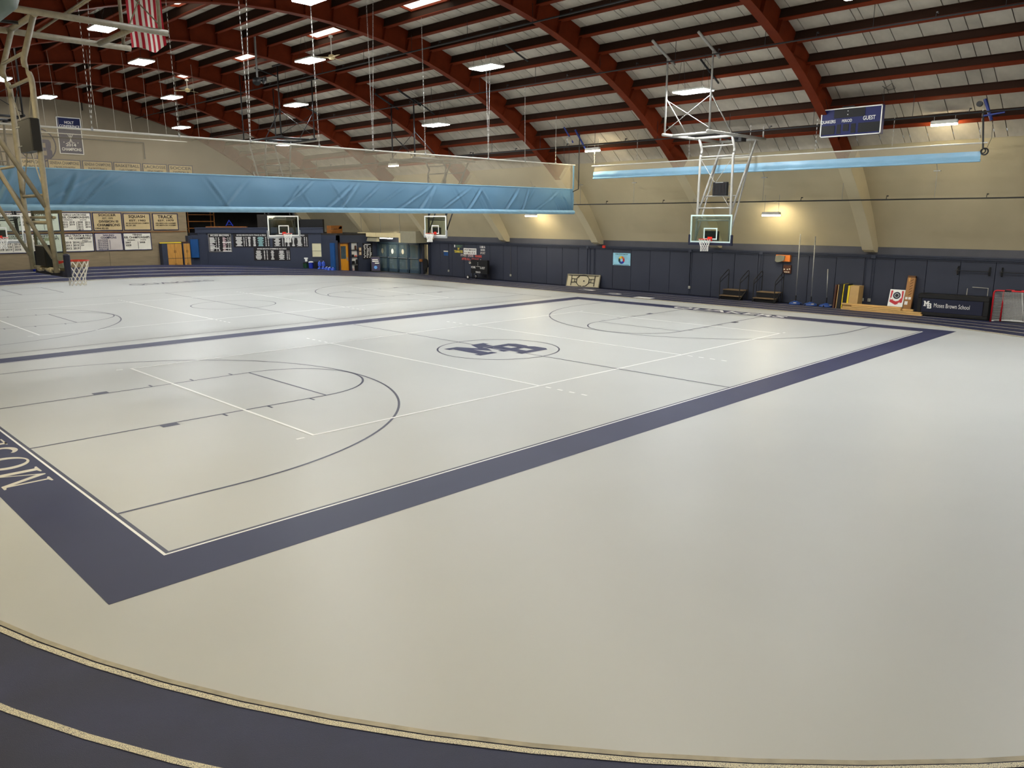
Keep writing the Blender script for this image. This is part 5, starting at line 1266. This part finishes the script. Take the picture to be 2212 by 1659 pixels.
# upright foam panels
FP = [(-2.58, .07, 'brown_dark', 1.00, 'dark brown panel, leftmost of the upright panels'), (-2.69, .03, 'tan_foam', 1.01, 'thin tan panel between the brown and black panels'), (-2.80, .16, 'black_box', 1.04, 'black panel left of the thin yellow one'), (-2.92, .03, 'yellow', 1.05, 'thin yellow panel between two black panels'), (-3.03, .14, 'black_box', 1.05, 'black panel behind the tan panel with yellow edge')]
for (y, th, mt_, h, lab) in FP:
    m = MB(); m.prism([(0, 0), (.50, 0), (.62, h), (.12, h)], (17.86, y+th/2, .016), (1, 0, 0), (0, 0, 1), th); o = m.build('foam_panel', mt_); origin_to(o, (18.1, y, .016)); tag(o, lab, 'panel', 'upright panels leaning by the wall')
t = thing('foam_panel', 'tan panel with a yellow edge, rightmost of the upright panels', 'panel', (18.0, -3.3, .016), group='upright panels leaning by the wall')
m = MB(); m.prism([(0, 0), (.52, 0), (.60, 1.0), (.10, 1.0)], (17.86, -3.12, .016), (1, 0, 0), (0, 0, 1), .07); m.build('edge', 'yellow', t)
m = MB(); m.prism([(0, 0), (.52, 0), (.60, 1.0), (.10, 1.0)], (17.87, -3.20, .016), (1, 0, 0), (0, 0, 1), .38); m.build('core', 'tan_foam', t)
# lumber
for k, (y0, y1, x, z, lab) in enumerate(((-3.0, -5.95, 17.66, .02, 'bottom back plank of the lumber pile'), (-3.45, -6.3, 17.5, .02, 'bottom front plank of the lumber pile, sticking out at the right'), (-3.05, -5.5, 17.66, .09, 'second back plank of the lumber pile'), (-3.42, -6.25, 17.5, .09, 'second front plank of the lumber pile'), (-3.05, -5.9, 17.67, .16, 'third back plank of the lumber pile'), (-3.50, -5.48, 17.51, .16, 'third front plank, shortest in the lumber pile'), (-3.02, -5.46, 17.6, .23, 'topmost plank of the lumber pile'))):
    o = MB().box(x, x+.13, y1, y0, z, z+.062).build('lumber_plank', 'wood_pine'); origin_to(o, (x+.06, (y0+y1)/2, z)); tag(o, lab, 'plank', 'lumber pile by the blue wall')
# cornhole board
t = thing('cornhole_board', 'white cornhole board with red ring and blue foot leaning on the wall', 'game board', (18.3, -4.95, .02))
mt = Matrix.Translation((18.16, -5.0, .02)) @ Matrix.Rotation(R_(16), 4, 'Y') @ Matrix.Rotation(R_(-90), 4, 'Z')
# local: x across (to the right seen from the court), z up, front = -y
def cb(name, mat, fn): m = MB(); m.tf(mt, fn); return m.build(name, mat, t)
cb('board', 'white_paint', lambda q: q.box(-.30, .30, 0, .05, 0, .95))
def disc2(q, cx, cz, r0, r1, yy, a0=0, a1=360, n=28):
    A = [(cx+r1*math.cos(R_(a0+(a1-a0)*i/n)), yy, cz+r1*math.sin(R_(a0+(a1-a0)*i/n))) for i in range(n+1)]; B = [(cx+r0*math.cos(R_(a0+(a1-a0)*i/n)), yy, cz+r0*math.sin(R_(a0+(a1-a0)*i/n))) for i in range(n+1)]
    q.strip(A, B)
cb('red_field', 'goal_red', lambda q: (q.prism([(-.25, .42), (0, .30), (.25, .42), (.25, .9), (.17, .9), (.2, .62), (.1, .48), (0, .45), (-.1, .48), (-.2, .62), (-.17, .9), (-.25, .9)], (0, 0, 0), (1, 0, 0), (0, 0, 1), .004)))
cb('ring', 'pad_navy', lambda q: disc2(q, 0, .70, .09, .15, -.006)); cb('hole', 'black_box', lambda q: disc2(q, 0, .70, 0.001, .075, -.006))
cb('blue_foot', 'blue_plastic', lambda q: q.prism([(-.25, .03), (.25, .03), (.25, .16), (0, .12), (-.25, .2)], (0, 0, 0), (1, 0, 0), (0, 0, 1), .004))
def star(q, cx, cz, r):
    q.prism([(cx+(r if i % 2 == 0 else r*.42)*math.sin(2*PI*i/10), cz+(r if i % 2 == 0 else r*.42)*math.cos(2*PI*i/10)) for i in range(10)], (0, -.004, 0), (1, 0, 0), (0, 0, 1), .003)
for (a, b) in ((-.14, .14), (.15, .36), (-.19, .56)): cb('star', 'white_paint', lambda q: star(q, a, b, .075))
# tall cardboard carton
t = thing('cardboard_carton', 'tall narrow cardboard carton with labels leaning on the wall', 'carton', (18.35, -5.42, .02))
mt = Matrix.Translation((18.12, -5.50, .02)) @ Matrix.Rotation(R_(10), 4, 'Y') @ Matrix.Rotation(R_(-90), 4, 'Z')
cb('carton', 'cardboard', lambda q: q.box(-.15, .15, 0, .14, 0, 1.52)); cb('top_flap', 'cardboard_dark', lambda q: q.box(-.15, .15, -.004, .144, 1.46, 1.54))
cb('tape', 'wood_oak', lambda q: q.box(-.09, -.04, -.004, 0, 1.3, 1.46))
for (a, b, c, d) in ((-.12, -.03, .56, .66), (.0, .1, .56, .66), (-.12, .0, .34, .48)): cb('label', 'print_white', lambda q: q.box(a, b, -.005, 0, c, d))
for k in range(6): cb('print_mark', 'cardboard_dark', lambda q: q.prism([(-.02, .72+.115*k), (.09, .80+.115*k), (.09, .83+.115*k), (-.02, .75+.115*k)], (0, -.0005, 0), (1, 0, 0), (0, 0, 1), .004))
# scorer's table
t = thing('scorers_table', 'black padded scorer table with navy MOSES BROWN SCHOOL front panel', 'table', (17.95, -7.2, .02))
MB().rbox(17.72, 18.3, -8.62, -6.03, .02, .9, .04).build('body', 'black_box', t)
m = MB(); m.rbox(17.66, 17.73, -8.6, -6.05, .74, .9, .03); m.rbox(17.66, 17.73, -8.6, -6.05, .05, .17, .03); m.rbox(17.66, 17.73, -6.2, -6.05, .17, .74, .02); m.rbox(17.66, 17.73, -8.6, -8.4, .17, .74, .02); m.build('front_frame', 'black_metal', t)
MB().box(17.69, 17.72, -8.38, -6.2, .18, .72).build('front_panel', 'pad_navy', t)
m = MB(); put_text(m, 'Moses Brown School', (17.686, -6.66, .38), WY, WZ, 1.28, .17, .0); m.build('lettering', 'print_white', t)
m = MB(); monogram(m, m, (17.687, -6.43, .47), WY, WZ, .13, .002); m.build('monogram', 'print_white', t)
# thin pipe frame behind it
m = MB(); m.tube([(18.45, -7.58, .02), (18.45, -7.58, 1.14)], .014, 6); m.tube([(18.45, -7.75, 1.2), (18.45, -8.3, 1.19), (18.45, -8.32, .02)], .014, 6); m.tube([(18.45, -7.58, .6), (18.45, -8.32, .6)], .012, 6)
o = m.build('pipe_frame', 'rope'); origin_to(o, (18.45, -7.9, .02)); tag(o, 'thin pale pipe frame standing behind the scorer table', 'pipe frame')
# wall-mounted pull-up bars
def pull_bar(y0, y1, label):
    t = thing('pull_up_bar', label, 'pull-up bar', (xw, (y0+y1)/2, 1.66), group='black bars on the blue wall')
    for y in (y0, y1):
        b = MB().box(xw-.012, xw, y-.035, y+.035, 1.66, 2.0).build('wall_plate', 'black_metal', t)
        MB().tube([(xw-.01, y, 1.98), (xw-.14, y, 1.9), (xw-.17, y, 1.82), (xw-.15, y, 1.68), (xw-.01, y, 1.66)], .018, 6).build('arm', 'black_metal', b)
        MB().tube([(xw-.02, y, 1.82), (xw-.17, y, 1.82)], .015, 6).build('stay', 'black_metal', b)
    MB().tube([(xw-.15, y0+.06, 1.82), (xw-.15, y1-.06, 1.82)], .016, 8).build('bar', 'black_metal', t)
pull_bar(-7.15, -8.26, 'black pull-up bar on the wall above the scorer table'); pull_bar(-8.68, -9.8, 'black pull-up bar cut off by the right edge, above the goals')
# two nested hockey goals
def goal(x, y, label):
    t = thing('hockey_goal', label, 'hockey goal', (x, y-.9, .02), group='red hockey goals')
    y1 = y-1.83; h = 1.2
    MB().tube(smooth_path([(x, y, .02), (x, y, h), (x, y1, h), (x, y1, .02)]), .03, 8).build('front_frame', 'goal_red', t, smooth=True)
    MB().tube(smooth_path([(x+.03, y-.03, .05), (x+.35, y-.12, .05), (x+.5, y-.4, .05), (x+.5, y1+.4, .05), (x+.35, y1+.12, .05), (x+.03, y1+.03, .05)]), .022, 8).build('base_frame', 'white_paint', t, smooth=True)
    MB().tube(smooth_path([(x+.02, y-.08, h-.02), (x+.25, y-.2, h-.02), (x+.25, y1+.2, h-.02), (x+.02, y1+.08, h-.02)]), .018, 8).build('top_frame', 'white_paint', t, smooth=True)
    for q in (.85, 1.0): MB().tube([(x+.25, y-q, h-.02), (x+.5, y-q-(.1 if q < .9 else -.04), .05)], .016, 6).build('back_post', 'white_paint', t, smooth=True)
    m = MB(); m.quad((x+.24, y-.2, h-.03), (x+.24, y1+.2, h-.03), (x+.49, y1+.3, .05), (x+.49, y-.3, .05)); m.quad((x, y, h-.03), (x+.24, y-.2, h-.03), (x+.49, y-.3, .05), (x, y, .05)); m.quad((x, y, h-.01), (x, y1, h-.01), (x+.24, y1+.2, h-.03), (x+.24, y-.2, h-.03))
    m.build('net_sheet', 'goal_net', t)
    m = MB()                                                      # cords
    for i in range(28):
        q = i/27.; ya = y-.2-(1.43)*q; yb = y-.3-1.23*q; m.add([(x+.245, ya, h-.03), (x+.245, ya-.006, h-.03), (x+.495, yb-.006, .05), (x+.495, yb, .05)], [(0, 1, 2, 3)])
    for i in range(18):
        q = (i+1)/19.; z = h-.03+(.05-h+.03)*q; xx = x+.245+.25*q; m.add([(xx, y-.2-.1*q, z), (xx, y1+.2+.1*q, z), (xx, y1+.2+.1*q, z-.006), (xx, y-.2-.1*q, z-.006)], [(0, 1, 2, 3)])
        m.add([(x, y, z), (xx, y-.2-.1*q, z), (xx, y-.2-.1*q, z-.006), (x, y, z-.006)], [(0, 1, 2, 3)])
    o = m.build('net_cords', 'net_white', t); o['kind'] = 'stuff'
    for (q, w_) in ((.35, .22), (1.05, .22)): MB().box(x-.034, x+.034, y-q-w_, y-q, h-.034, h+.034).build('tape_band', 'black_box', t)
goal(17.50, -8.74, 'red hockey goal with white net, front one of the nested pair')
goal(17.85, -8.98, 'red hockey goal behind, nested into the front goal')
# blue tub by the back wall
t = thing('blue_tub', 'small bright blue tub with a raised handle on the banked track', 'tub', (-2.3, 39.7, .585))
MB().lathe([(.22, 0), (.29, .44), (.30, .46), (.27, .46), (.21, .05)], n=16).build('body', 'blue_plastic', t, world=False)
m = MB(); m.tube([(-.28, 0, .42), (-.31, 0, .7), (-.2, 0, .8)], .018, 5); m.build('handle', 'black_metal', t, world=False)
